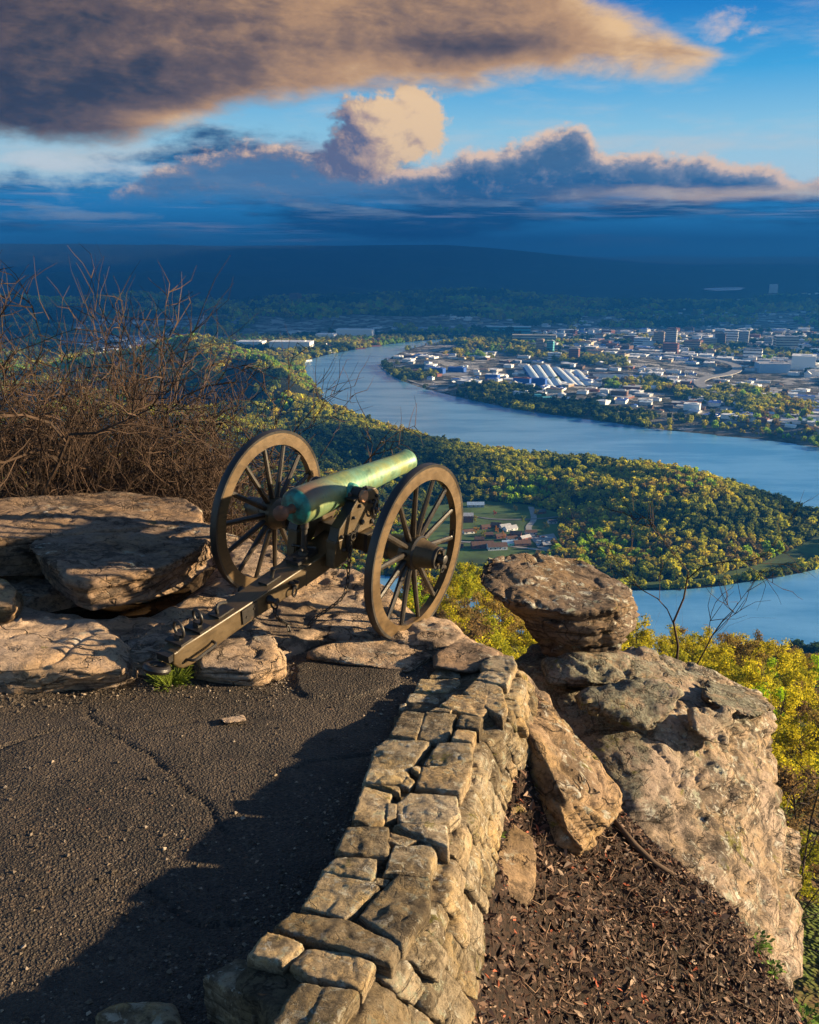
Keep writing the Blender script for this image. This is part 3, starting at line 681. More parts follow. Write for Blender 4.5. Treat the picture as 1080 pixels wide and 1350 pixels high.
path_px = [(-120, 905), (0, 895), (150, 880), (255, 880), (372, 880), (385, 862), (430, 852), (480, 855), (540, 868), (600, 862), (640, 862), (620, 900), (560, 1000), (500, 1100), (420, 1230), (350, 1330), (300, 1420), (120, 1500), (-250, 1500)]
PATH = np.array([onp(*p) for p in path_px])
gx, gy = np.meshgrid(np.arange(-4.2, 0.95, 0.02), np.arange(1.9, 7.2, 0.02)); sh_ = gx.shape
x_, y_ = gx.ravel(), gy.ravel(); P3 = np.stack([x_, y_, 0 * x_], -1)
z_ = plane_z(x_, y_) + 0.018 * fbm(P3 / 0.9, 3, 3) + 0.005 * fbm(P3 / 0.12, 3, 4)
# worn upper layer with a ragged step, and cracks
lift_px = [(390, 880), (430, 866), (480, 868), (545, 885), (520, 905), (478, 918), (440, 926), (400, 912)]
LP = np.array([onp(*p) for p in lift_px]); d_, _ = seg_dist(x_, y_, np.vstack([LP, LP[:1]])); d_ = np.where(in_poly(x_, y_, LP), -d_, d_) + 0.10 * fbm(P3 / 0.25, 3, 71)
z_ += 0.022 * sstep(0.02, -0.01, d_)
for pts in ([(0, 985), (90, 960), (190, 985), (250, 1040), (300, 1100)], [(395, 1010), (440, 1000), (500, 995)], [(120, 930), (150, 960), (260, 955)], [(60, 1180), (160, 1160), (260, 1220), (330, 1215)]):
    C = catmull([onp(*p) for p in pts], 6); d_, _ = seg_dist(x_ + 0.06 * fbm(P3 / 0.2, 3, 51), y_ + 0.06 * fbm(P3 / 0.2, 3, 52), C)
    z_ -= 0.016 * sstep(0.022, 0.0, d_)
pit = [onp(310, 946), onp(340, 944)]
for q in pit: z_ -= 0.02 * np.exp(-(((x_ - q[0]) / 0.12) ** 2 + ((y_ - q[1]) / 0.05) ** 2))
keep = in_poly(x_, y_, PATH).reshape(sh_)
fcs = np.array(grid_faces(sh_[1], sh_[0])); kf = keep.ravel()[fcs].all(1)
po = obj('path', mesh_np('path', np.stack([x_, y_, z_], -1), fcs[kf].tolist(), asphalt_mat(), True)); tag(po, 'dark worn asphalt path beside the stone wall', 'path', kind='structure')

# grit and pebbles gathered along the edges of the path
rng = np.random.default_rng(14); gm_ = MB(); edge_w = np.array([onp(*p) for p in [(0, 922), (90, 922), (180, 908), (255, 908), (350, 916), (382, 896), (400, 880), (470, 884), (540, 892), (535, 930), (500, 990), (470, 1060), (440, 1110), (395, 1180), (340, 1235), (270, 1300)]])
EW = catmull(edge_w, 8)
for i in range(2600):
    if rng.random() < 0.75: q = EW[rng.integers(0, len(EW))] + np.array([rng.normal(0, .10), rng.normal(-0.02, .09), 0])
    else: q = onp(rng.uniform(0, 540), rng.uniform(915, 1350))
    if not in_poly(q[:1], q[1:2], PATH)[0]: continue
    r = np.clip(rng.lognormal(-5.3, 0.5), 0.002, 0.013); V = rng.normal(0, 1, (6, 3)) * 0.25 + np.array([(1, 0, 0), (-1, 0, 0), (0, 1, 0), (0, -1, 0), (0, 0, 1), (0, 0, -1)]); zq = plane_z(q[0], q[1]) + 0.018 * fbm(np.array([[q[0] / .9, q[1] / .9, 0]]), 3, 3)[0] + r * 0.4
    gm_.add(V * [r, r, r * .7] + [q[0], q[1], zq], [[0, 2, 4], [2, 1, 4], [1, 3, 4], [3, 0, 4], [2, 0, 5], [1, 2, 5], [3, 1, 5], [0, 3, 5]])
gmm, T, b = material('pebbles'); T.put(b.inputs['Base Color'], T.ramp(T.node('ShaderNodeNewGeometry').outputs['Random Per Island'], [(0, (0.03, 0.024, 0.018)), (0.6, (0.11, 0.085, 0.062)), (1, (0.30, 0.24, 0.18))])); b.inputs['Roughness'].default_value = 0.9
tag(obj('gravel', gm_.mesh('gravel', gmm)), 'loose grit and pebbles along the edges of the path', 'gravel', kind='stuff')

# ---- bedrock sheet under cannon and slabs
back_px = [(-140, 640), (100, 640), (262, 668), (290, 700), (340, 705), (400, 742), (470, 746), (512, 762), (552, 798), (600, 812), (640, 838), (672, 862)]
BACK = np.array([onp(x, y, 0.1) for x, y in back_px])
front_px = [(-140, 905), (0, 905), (160, 900), (250, 890), (375, 880), (400, 862), (440, 850), (500, 862), (560, 878), (640, 890), (690, 900)]
FRONT = np.array([onp(*p) for p in front_px])
gx, gy = np.meshgrid(np.arange(-6.0, 1.6, 0.022), np.arange(5.3, 11.0, 0.022)); sh_ = gx.shape
x_, y_ = gx.ravel(), gy.ravel(); P3 = np.stack([x_, y_, 0 * x_], -1)
reg = np.vstack([FRONT, BACK[::-1]]); ins = in_poly(x_, y_, reg)
df, _ = seg_dist(x_, y_, FRONT); db, _ = seg_dist(x_, y_, BACK)
yb = np.interp(x_, BACK[:, 0], BACK[:, 1]); yf = np.interp(x_, FRONT[:, 0], FRONT[:, 1])
front_s = np.where(y_ > yf, df, -df); back_s = np.where(y_ < yb, db, -db)
front_s = front_s + 0.10 * fbm(P3 / 0.3, 3, 81)
z_ = plane_z(x_, y_) - 0.10 + 0.17 * sstep(-0.05, 0.25, front_s)
q = 0.9 * fbm(P3 / 1.1, 4, 61)
z_ += sstep(0.0, 0.3, front_s) * (0.07 * q + 0.035 * ridged(P3 / 0.35, 3, 62) + 0.012 * fbm(P3 / 0.08, 3, 63))
st_ = (z_ - plane_z(x_, y_)) / 0.05 + 1.4 * fbm(P3 / 0.7, 3, 64); f_ = st_ - np.floor(st_)
z_ += sstep(0.0, 0.2, front_s) * 0.022 * (sstep(0.35, 0.65, f_) - f_)
drop = np.clip(-back_s + 0.12 * fbm(P3 / 0.4, 3, 66) + 0.12, 0, None)
drop = np.maximum(drop, np.clip(x_ - 0.66 - 0.18 * (y_ - 6.2) + 0.08 * fbm(P3 / 0.3, 3, 67), 0, None))
z_ -= np.minimum(1.2 * drop ** 1.2 + 2.6 * np.clip(drop - 0.35, 0, None), 9)
# hollow that holds the puddle
pud = onp(165, 800, 0.0); PUDPX = [(60, 806), (110, 795), (190, 790), (235, 775), (262, 752), (282, 742), (262, 768), (225, 795), (190, 812), (130, 815), (90, 812)]
PUD = np.array([onp(x, y, 0.02) for x, y in PUDPX]); dp, _ = seg_dist(x_, y_, np.vstack([PUD, PUD[:1]])); dp = np.where(in_poly(x_, y_, PUD), -dp, dp)
z_ = np.where(dp < 0.22, z_ * sstep(-0.02, 0.22, dp) + (1 - sstep(-0.02, 0.22, dp)) * (plane_z(x_, y_) - 0.03 + 0.02 * q), z_)
bo = obj('bedrock', mesh_np('bedrock', np.stack([x_, y_, z_], -1), grid_faces(sh_[1], sh_[0]), rk_pale, True)); tag(bo, 'pale bare sandstone bedrock under the cannon', 'bedrock', kind='structure')
def bed_z(x, y):
    i = int(np.clip(round((x + 6.0) / 0.022), 0, sh_[1] - 1)); j = int(np.clip(round((y - 5.3) / 0.022), 0, sh_[0] - 1)); return float(z_.reshape(sh_)[j, i])
pm, T, b = material('puddle_water'); b.inputs['Base Color'].default_value = (0.03, 0.02, 0.012, 1); b.inputs['Roughness'].default_value = 0.04; b.inputs['Specular IOR Level'].default_value = 0.6
V = PUD.copy(); c_ = V.mean(0); V[:, :2] = c_[:2] + (V[:, :2] - c_[:2]) * 1.12; V[:, 2] = plane_z(V[:, 0], V[:, 1]) - 0.005
tag(obj('puddle', mesh_np('puddle', V, [list(range(len(V)))], pm)), 'dark shallow puddle in the rock below the flat slab', 'puddle', kind='structure')

# ---- boulders and slabs on the left
def up(pts, dz): return [onp(x, y, dz) for x, y in pts]
o = rock('rock_slab', [slab(up([(-70, 664), (-20, 655), (60, 658), (120, 648), (165, 644), (205, 655), (248, 656), (266, 668), (264, 684), (240, 690), (200, 690), (110, 700), (30, 706), (-70, 708)], 0.50), 0.40, 0.97)], rk_grey, 3, 0.03, 5, big=0.05, mid=0.025, strata=0.02, crack=0.012)
tag(o, 'long pale rock slab at the back in front of the bare shrubs', 'rock slab')
o = rock('rock_slab', [slab(up([(36, 715), (62, 700), (120, 690), (180, 684), (232, 690), (284, 690), (284, 706), (262, 722), (236, 732), (225, 742), (200, 752), (172, 758), (110, 768), (90, 764), (72, 748), (60, 735), (44, 728)], 0.47), 0.27, 0.90)], rk_grey, 8, 0.022, 3, big=0.03, mid=0.022, strata=0.035, sh=0.09, crack=0.012)
tag(o, 'broad flat grey rock slab lying left of the cannon', 'rock slab')
o = rock('boulder', [up([(-45, 770), (5, 762), (22, 778)], 0.34) + up([(-45, 800), (18, 800)], 0.30) + up([(-45, 838), (8, 836), (30, 815), (30, 790)], 0.0)], rk_brown, 12, 0.02, 8, big=0.03, mid=0.015, strata=0.02)
tag(o, 'rounded mossy boulder cut off by the left edge', 'boulder')
o = rock('rock_ledge', [up([(-70, 832), (0, 822), (60, 810), (120, 815), (150, 838)], 0.22) + up([(-70, 868), (60, 856), (150, 866), (168, 885)], 0.20) + up([(-70, 924), (60, 921), (150, 914), (186, 902), (180, 860)], -0.06)], rk_pale, 17, 0.02, 7, big=0.07, mid=0.035, strata=0.025, crack=0.02)
tag(o, 'low pale rock ledge bordering the asphalt at the far left', 'rock ledge')
o = rock('rock_ledge', [up([(165, 838), (205, 822), (250, 815), (262, 838)], 0.15) + up([(165, 870), (215, 866), (250, 860)], 0.12) + up([(172, 905), (240, 903), (270, 880)], -0.06)], rk_pale, 22, 0.02, 5, big=0.05, mid=0.03, strata=0.025, crack=0.02)
tag(o, 'pale cracked rock ledge under the tail of the gun trail', 'rock ledge')
o = rock('rock_ledge', [up([(258, 842), (300, 830), (340, 826), (362, 842), (372, 862)], 0.15) + up([(262, 880), (330, 886), (374, 876)], 0.12) + up([(250, 906), (300, 913), (352, 915), (380, 898), (378, 868)], -0.06)], rk_pale, 27, 0.018, 5, big=0.04, mid=0.03, strata=0.03, crack=0.015)
tag(o, 'golden lit rock ledge just right of the gun trail', 'rock ledge')
o = rock('rock_ledge', [up([(405, 858), (450, 842), (500, 838), (548, 848), (572, 862)], 0.07) + up([(412, 868), (480, 866), (535, 886)], 0.04) + up([(400, 872), (470, 880), (540, 892), (580, 876)], -0.06)], rk_pale, 31, 0.018, 8, big=0.02, mid=0.012)
tag(o, 'smooth pale rock ledge in front of the right wheel', 'rock ledge')
o = rock('stone', [up([(508, 848), (545, 838), (590, 840), (602, 850)], 0.045) + up([(505, 862), (550, 868), (598, 860)], -0.04)], rk_grey, 33, 0.015, 6, big=0.015, mid=0.01)
tag(o, 'small dark stone wedged under the right wheel', 'stone')
o = rock('rock_ledge', [up([(575, 862), (598, 846), (632, 846), (655, 858)], 0.14) + up([(572, 880), (622, 886), (655, 876)], 0.10) + up([(565, 888), (620, 902), (664, 888), (670, 866)], -0.2)], rk_grey, 36, 0.018, 4, big=0.03, mid=0.02, strata=0.03, sh=0.07)
tag(o, 'layered brown rock ledge at the far end of the wall', 'rock ledge')
o = rock('stone', [up([(288, 946), (322, 942), (326, 950), (296, 954)], 0.035) + up([(288, 948), (326, 950), (300, 956)], -0.03)], rk_pale, 38, 0.01, 4, big=0.006, mid=0.004)
tag(o, 'small pale stone showing through the asphalt', 'stone')

o = rock('stone', [up([(128, 1338), (165, 1322), (222, 1326), (236, 1345), (232, 1372), (150, 1380)], 0.07) + up([(120, 1350), (160, 1318), (232, 1322), (245, 1360), (150, 1390)], -0.06)], rk_wall, 39, 0.014, 4, big=0.012, mid=0.012)
tag(o, 'flat stone at the bottom edge left of the wall end', 'stone')
# ---- balanced rock and cliff
capA = Y3([(640, 735, 8.45), (690, 729, 8.7), (760, 733, 8.8), (800, 748, 8.6), (838, 778, 8.2), (628, 755, 8.15), (630, 770, 7.95), (650, 786, 7.7), (690, 800, 7.55), (750, 808, 7.45), (810, 806, 7.6), (842, 796, 7.95), (668, 798, 7.95), (700, 818, 7.8), (780, 822, 7.7), (832, 815, 8.0), (690, 790, 8.7), (820, 800, 8.7)])
capB = Y3([(692, 812, 7.75), (740, 826, 7.55), (800, 828, 7.55), (845, 808, 7.95), (838, 828, 7.9), (810, 848, 7.75), (760, 848, 7.65), (705, 836, 7.85), (705, 810, 8.6), (830, 815, 8.6), (810, 840, 8.6)])
capC = Y3([(706, 834, 7.95), (735, 880, 7.8), (800, 884, 7.75), (822, 842, 7.95), (712, 838, 8.6), (820, 850, 8.6), (790, 890, 8.5)])
o = rock('balanced_rock', [capA, capB, capC], rk_dark, 41, 0.020, 3, big=0.05, mid=0.045, fine=0.010, strata=0.075, sh=0.16, crack=0.02, tilt=(0.16, -0.05))
tag(o, 'mushroom shaped balanced rock perched at the cliff edge', 'balanced rock')
M1 = Y3([(676, 872, 7.9), (705, 850, 8.4), (845, 848, 8.7), (905, 880, 8.6), (960, 893, 8.6), (1004, 908, 8.4), (1018, 935, 8.0), (700, 912, 7.5), (770, 935, 7.1), (870, 958, 6.85), (960, 962, 7.2), (800, 1030, 6.45), (830, 1088, 5.9), (900, 1145, 5.65), (960, 1198, 5.5), (1028, 1300, 5.3), (1040, 1240, 5.8), (1036, 1100, 6.8), (1032, 1000, 7.6)]) + [(1.15, 6.9, -4), (2.6, 5.6, -4.5), (3.3, 8.2, -5), (1.2, 9.0, -4)]
K1 = Y3([(800, 905, 7.0), (860, 900, 7.0), (892, 915, 6.9), (885, 945, 6.7), (860, 965, 6.55), (815, 950, 6.6), (770, 925, 6.75), (840, 930, 7.6)])
K2 = Y3([(905, 935, 7.0), (960, 932, 7.1), (975, 955, 6.95), (962, 985, 6.75), (935, 980, 6.7), (910, 962, 6.7), (940, 960, 7.6)])
K3 = Y3([(712, 872, 7.6), (760, 868, 7.5), (830, 862, 7.7), (870, 890, 7.5), (790, 905, 7.1), (720, 900, 7.2), (800, 890, 8.4)])
K4 = Y3([(930, 895, 8.0), (1000, 905, 8.1), (1018, 940, 7.6), (985, 945, 7.2), (930, 925, 7.3), (980, 930, 8.4)])
o = rock('cliff_rock', [M1, K1, K2, K3, K4], rk_cliff, 47, 0.028, 4, big=0.12, mid=0.045, fine=0.010, bs=1.4, strata=0.11, sh=0.30, crack=0.035, tilt=(0.30, 0.05))
tag(o, 'massive lichen spotted cliff rock below the balanced rock', 'cliff rock')
R2 = Y3([(668, 962, 5.72), (672, 1010, 5.38), (690, 1062, 5.08), (718, 1108, 4.92), (690, 908, 6.25), (724, 934, 6.05), (772, 984, 5.65), (808, 1032, 5.4), (816, 1055, 5.25), (806, 1085, 5.05), (772, 1122, 4.85), (748, 1092, 4.85), (738, 1040, 5.0), (708, 985, 5.3), (686, 955, 5.6), (700, 930, 6.9), (800, 1050, 6.3), (760, 1150, 5.5)])
o = rock('leaning_rock', [R2], rk_brown, 53, 0.020, 5, big=0.09, mid=0.05, strata=0.06, sh=0.12, crack=0.025, tilt=(1.0, 0.2))
tag(o, 'grooved brown rock leaning between wall and cliff', 'rock')
o = rock('rock', [Y3([(644, 1088, 4.68), (672, 1082, 4.75), (702, 1102, 4.6), (712, 1130, 4.45), (708, 1185, 4.2), (694, 1200, 4.1), (656, 1174, 4.15), (642, 1130, 4.35), (650, 1100, 5.1), (700, 1150, 4.8)])], rk_brown, 57, 0.018, 5, big=0.03, mid=0.02, strata=0.025, sh=0.10, tilt=(1.0, 0.1))
tag(o, 'upright rounded brown rock beside the wall foot', 'rock')
o = rock('rock', [Y3([(652, 975, 5.45), (684, 992, 5.45), (704, 1025, 5.2), (700, 1062, 5.0), (668, 1086, 4.75), (640, 1064, 4.85), (644, 1005, 5.2), (680, 1030, 5.8)])], rk_brown, 59, 0.018, 4, big=0.03, mid=0.025, strata=0.04, sh=0.08, tilt=(0.9, 0.3))
tag(o, 'ribbed brown rock against the middle of the wall face', 'rock')
o = rock('rock', [Y3([(680, 935, 5.75), (700, 950, 5.65), (716, 985, 5.35), (704, 1000, 5.25), (664, 988, 5.35), (668, 955, 5.6), (690, 970, 6.0)])], rk_brown, 60, 0.018, 4, big=0.03, mid=0.02, strata=0.03, sh=0.08, tilt=(0.8, 0.3))
tag(o, 'sloping brown rock just right of the upper end of the wall', 'rock')
o = rock('stone', [Y3([(612, 1240, 3.95), (640, 1236, 3.98), (644, 1258, 3.85), (622, 1280, 3.72), (606, 1262, 3.75), (625, 1250, 4.2)])], rk_pale, 61, 0.014, 5, big=0.015, mid=0.01)
tag(o, 'pale loose stone lying at the wall foot in leaf litter', 'stone')

# ---- the dry stone wall
def ztop(py): return np.interp(py, [862, 950, 1100, 1350, 1420], [0.13, 0.25, 0.42, 0.60, 0.64])
wall = empty('stone_wall', onp(560, 1100)); tag(wall, 'curving dry stone wall with lichened cap stones beside the path', 'stone wall')
WL = np.array(wall.location)
caps = [
 [(634, 873), (652, 865), (676, 865), (681, 878), (674, 888), (637, 881)], [(628, 893), (638, 883), (674, 889), (668, 904), (645, 900)],
 [(612, 912), (625, 899), (643, 899), (661, 907), (668, 929), (662, 945), (646, 935), (643, 917)], [(581, 930), (597, 915), (641, 917), (642, 936), (632, 943), (595, 936)],
 [(566, 893), (578, 878), (604, 876), (607, 892)], [(547, 911), (554, 896), (604, 895), (607, 902), (590, 913)], [(536, 926), (541, 915), (581, 916), (578, 929)],
 [(566, 936), (575, 932), (597, 935), (594, 939)], [(526, 936), (527, 929), (536, 929), (536, 936)],
 [(514, 969), (531, 936), (560, 939), (548, 974)], [(550, 973), (562, 939), (601, 942), (588, 976)], [(601, 955), (607, 942), (636, 943), (632, 963)], [(596, 976), (603, 962), (628, 964), (622, 978)],
 [(486, 1015), (495, 984), (513, 971), (566, 978), (542, 1006), (536, 1018), (510, 1018)], [(479, 1030), (486, 1018), (530, 1012), (539, 1020), (530, 1030), (504, 1031)],
 [(560, 1008), (578, 980), (621, 980), (621, 1003), (590, 1010)], [(550, 1036), (558, 1012), (600, 1008), (621, 1006), (619, 1020), (606, 1044)],
 [(542, 1015), (548, 1009), (556, 1012), (553, 1021)], [(528, 1033), (537, 1025), (547, 1030), (540, 1037)], [(489, 1034), (526, 1035), (527, 1044), (505, 1038)],
 [(464, 1083), (479, 1038), (516, 1046), (508, 1066), (505, 1082), (489, 1085)], [(509, 1080), (511, 1060), (523, 1061), (522, 1077)],
 [(521, 1060), (542, 1046), (601, 1048), (605, 1072), (592, 1082), (556, 1086), (528, 1082)], [(519, 1087), (553, 1089), (588, 1084), (590, 1116), (562, 1107), (540, 1096)],
 [(444, 1124), (458, 1090), (512, 1092), (510, 1126), (474, 1127)], [(512, 1111), (514, 1094), (550, 1108), (534, 1113)],
 [(506, 1152), (520, 1116), (567, 1112), (575, 1122), (564, 1154)], [(425, 1147), (444, 1128), (497, 1133), (490, 1160)], [(489, 1165), (497, 1155), (515, 1158), (508, 1168)],
 [(399, 1195), (427, 1150), (489, 1163), (499, 1172), (454, 1209)], [(475, 1205), (508, 1170), (524, 1157), (567, 1157), (563, 1198), (530, 1244), (506, 1224)],
 [(364, 1222), (388, 1201), (458, 1212), (524, 1243), (512, 1268), (489, 1262), (415, 1241)], [(326, 1257), (353, 1228), (399, 1246), (372, 1268)],
 [(384, 1271), (403, 1250), (458, 1254), (493, 1270), (475, 1303), (407, 1288)], [(271, 1286), (314, 1261), (368, 1273), (382, 1286), (372, 1314), (318, 1312)],
 [(357, 1347), (396, 1297), (458, 1301), (470, 1309), (452, 1332), (432, 1362), (362, 1366)], [(324, 1326), (360, 1320), (352, 1340), (335, 1344)]]
for i, cpx in enumerate(caps):
    rng = np.random.default_rng(900 + i); cy_ = np.mean([p[1] for p in cpx]); low = -0.09 if i in (4, 5, 6, 8) else 0.0
    dz = rng.uniform(-0.008, 0.010) + low
    if i == 34: dz -= 0.08
    if i == 36: dz -= 0.15
    top = np.array([onz(x, y, float(ztop(y)) + dz) for x, y in cpx]); c_ = top.mean(0)
    top = c_ + (top - c_) * 1.085; top[:, 2] += rng.normal(0, 0.007, len(top))
    ext = np.abs(top - c_).max(); th = 0.20 if ext > 0.12 else 0.11
    ed = top.copy(); ed[:, 2] -= 0.025; inn = c_ + (top - c_) * 0.95; inn[:, 2] = top[:, 2] + 0.002
    bot = c_ + (top - c_) * 0.97; bot[:, 2] = top[:, 2] - th
    pts = np.vstack([ed, inn, bot]) - WL
    rock('cap_stone', [pts.tolist()], rk_wall, 100 + i, 0.0085 if ext > 0.1 else 0.006, 1, parent=wall, big=0.006, mid=0.006, fine=0.0045, bs=0.25, crack=0.003)
# face stones between the coping edge and the foot of the wall
edge_px = [(683, 872), (682, 882), (670, 928), (655, 944), (637, 955), (625, 985), (620, 1015), (605, 1070), (590, 1116), (574, 1128), (565, 1185), (530, 1245), (494, 1280), (470, 1310), (435, 1360), (400, 1410)]
foot_px = [(706, 892), (703, 905), (692, 965), (682, 990), (668, 1005), (660, 1045), (654, 1075), (642, 1132), (635, 1172), (632, 1190), (624, 1250), (610, 1312), (600, 1360), (592, 1400), (580, 1450), (560, 1500)]
ET = catmull([onz(x, y, float(ztop(y)) - 0.02) for x, y in edge_px], 10); EB = catmull([atY(fx, fy, onz(x, y, float(ztop(y)))[1] + 0.02) for (x, y), (fx, fy) in zip(edge_px, foot_px)], 10)
EB[:, 2] -= 0.12
S_ = np.concatenate([[0], np.cumsum(np.linalg.norm(np.diff(ET, axis=0), axis=1))])
def facept(s, v, out=0.0):
    a = np.array([np.interp(s, S_, ET[:, k]) for k in range(3)]); b2 = np.array([np.interp(s, S_, EB[:, k]) for k in range(3)])
    a2 = np.array([np.interp(s + 0.03, S_, ET[:, k]) for k in range(3)]) - np.array([np.interp(s - 0.03, S_, ET[:, k]) for k in range(3)])
    n = np.array([-a2[1], a2[0], 0.0]); n /= np.linalg.norm(n) + 1e-9
    if n[0] < 0: n = -n
    return a + (b2 - a) * v + n * out
rng = np.random.default_rng(5); nf = 0
rows = [0.15, 0.47, 0.78, 1.12]
for ri in range(len(rows) - 1):
    s = rng.uniform(0.0, 0.12)
    while s < S_[-1] - 0.15 and nf < 96:
        w = rng.choice([0.10, 0.15, 0.22, 0.30, 0.38]) * rng.uniform(0.85, 1.15); g = 0.004
        v0 = rows[ri] + rng.uniform(-0.05, 0.05); v1 = rows[ri + 1] + rng.uniform(-0.05, 0.05) - 0.02; bul = rng.uniform(0.02, 0.07)
        q = []
        for (ss_, vv_) in ((s + g, v0), (s + w * 0.5, v0 - rng.uniform(0, 0.04)), (s + w - g, v0 + rng.uniform(-0.03, 0.03)), (s + w - g * 0.5, (v0 + v1) / 2), (s + w - g - rng.uniform(0, 0.03), v1), (s + w * 0.5, v1 + rng.uniform(-0.03, 0.02)), (s + g, v1), (s + g * 0.5, (v0 + v1) / 2)):
            q.append(facept(ss_, vv_, bul * 0.30)); q.append(facept(ss_, vv_, -0.16))
        for (ss_, vv_) in ((0.12, 0.14), (0.86, 0.10), (0.88, 0.86), (0.14, 0.9)):
            q.append(facept(s + w * ss_, v0 + (v1 - v0) * vv_, bul * rng.uniform(0.5, 1.1)))
        rock('face_stone', [(np.array(q) - WL).tolist()], rk_wall, 300 + nf, 0.010, 1, parent=wall, big=0.010, mid=0.010, fine=0.005, bs=0.2, crack=0.004)
        s += w; nf += 1
# mortar and packing behind the stones
leftpx = [(520, 932), (514, 968), (486, 1014), (464, 1082), (444, 1124), (399, 1194), (364, 1220), (326, 1256), (296, 1284), (345, 1325), (360, 1400)]
LT = catmull([onz(560, 890, 0.02)] + [onz(x + 4, y, float(ztop(y)) - 0.03) for x, y in leftpx], 10)
k_ = 70; tt = np.linspace(0, 1, k_)
def resample(C, t):
    s = np.concatenate([[0], np.cumsum(np.linalg.norm(np.diff(C, axis=0), axis=1))]); return np.stack([np.interp(t * s[-1], s, C[:, j]) for j in range(3)], -1)
ra, rb, rc = resample(LT, tt), resample(ET, tt), resample(EB, tt)
rows_ = [ra - [0, 0, 0.6], ra - [0, 0, 0.05]] + [ra + (rb - ra) * f - [0, 0, 0.028] for f in (0.06, 0.2, 0.4, 0.6, 0.8)] + [rb - [0.03, 0, 0.05]] + [rb + (rc - rb) * f - [0.03, 0, 0] for f in (0.25, 0.5, 0.75, 1.0, 1.3)]
V = np.array(rows_).reshape(-1, 3); V = V + 0.02 * np.stack([fbm(V / 0.08, 2, 90 + j) for j in range(3)], -1)
mm_ = rock_mat('mossy_mortar', (0.15, 0.115, 0.075), (0.055, 0.042, 0.028), (0.17, 0.13, 0.07), 0.3, 0.3, 0.3, 2.0)
obj('packing', mesh_np('packing', V - WL, grid_faces(k_, len(rows_)), mm_, True), wall)

# ---- leaf-covered bank right of the wall
ctl = np.vstack([[facept(s, 1.0) for s in np.linspace(0.05, S_[-1], 9)], Y3([(830, 1088, 5.95), (900, 1140, 5.75), (960, 1190, 5.6), (1030, 1292, 5.35), (1066, 1360, 5.05), (1090, 1440, 4.8), (690, 1195, 4.35), (800, 1200, 5.0), (850, 1350, 4.3), (700, 1350, 3.85), (960, 1300, 4.95), (716, 1010, 5.42), (700, 970, 5.65), (735, 1080, 5.0), (690, 1100, 4.85), (760, 1130, 5.2), (700, 940, 6.3), (700, 1500, 3.3), (900, 1500, 3.9)])])
off = Y3([(830, 1088, 5.95), (960, 1190, 5.6), (1030, 1292, 5.35), (1066, 1360, 5.05), (1090, 1440, 4.8)])
ctl = np.vstack([ctl] + [np.array(p) + [0.9, 0.5, -2.6] for p in off])
D = np.hypot(ctl[:, None, 0] - ctl[None, :, 0], ctl[:, None, 1] - ctl[None, :, 1]); A = np.block([[D, np.ones((len(ctl), 1))], [np.ones((1, len(ctl))), np.zeros((1, 1))]])
wgt = np.linalg.lstsq(A, np.append(ctl[:, 2], 0), rcond=None)[0]
def bank_z(x, y):
    x = np.asarray(x, float); y = np.asarray(y, float)
    r = wgt[-1] + sum(wgt[i] * np.hypot(x - ctl[i, 0], y - ctl[i, 1]) for i in range(len(ctl)))
    P = np.stack([x.ravel(), y.ravel(), 0 * x.ravel()], -1); return r + (0.05 * fbm(P / 0.5, 3, 7) + 0.025 * fbm(P / 0.12, 3, 17)).reshape(x.shape)
gx, gy = np.meshgrid(np.arange(-0.6, 4.2, 0.03), np.arange(2.2, 7.0, 0.03)); gz = bank_z(gx, gy)
fx_ = np.array([np.interp(y, EB[::-1, 1], EB[::-1, 0]) for y in gy[:, 0]])
keep = gx > (fx_ - 0.10)[:, None]
lm_, T, b = material('leaf_mould'); pos = T.node('ShaderNodeNewGeometry').outputs['Position']
c = T.mix(T.ss(T.noise(pos, 28, 5, 0.75), 0.38, 0.66), (0.008, 0.005, 0.004), (0.050, 0.026, 0.016)); c = T.mix(T.ss(T.noise(pos, 2.0, 4), 0.5, 0.7, 0, 0.5), c, (0.030, 0.022, 0.012))
T.put(b.inputs['Base Color'], c); b.inputs['Roughness'].default_value = 0.95; T.put(b.inputs['Normal'], bump(T, T.noise(pos, 45, 5, 0.75), 1.0, 0.03))
fcs = np.array(grid_faces(gx.shape[1], gx.shape[0])); fcs = fcs[keep.ravel()[fcs].all(1)]
bk = obj('bank', mesh_np('bank', np.stack([gx, gy, gz], -1).reshape(-1, 3), fcs.tolist(), lm_, True)); tag(bk, 'dark earth bank under fallen leaves right of the wall', 'bank', kind='structure')
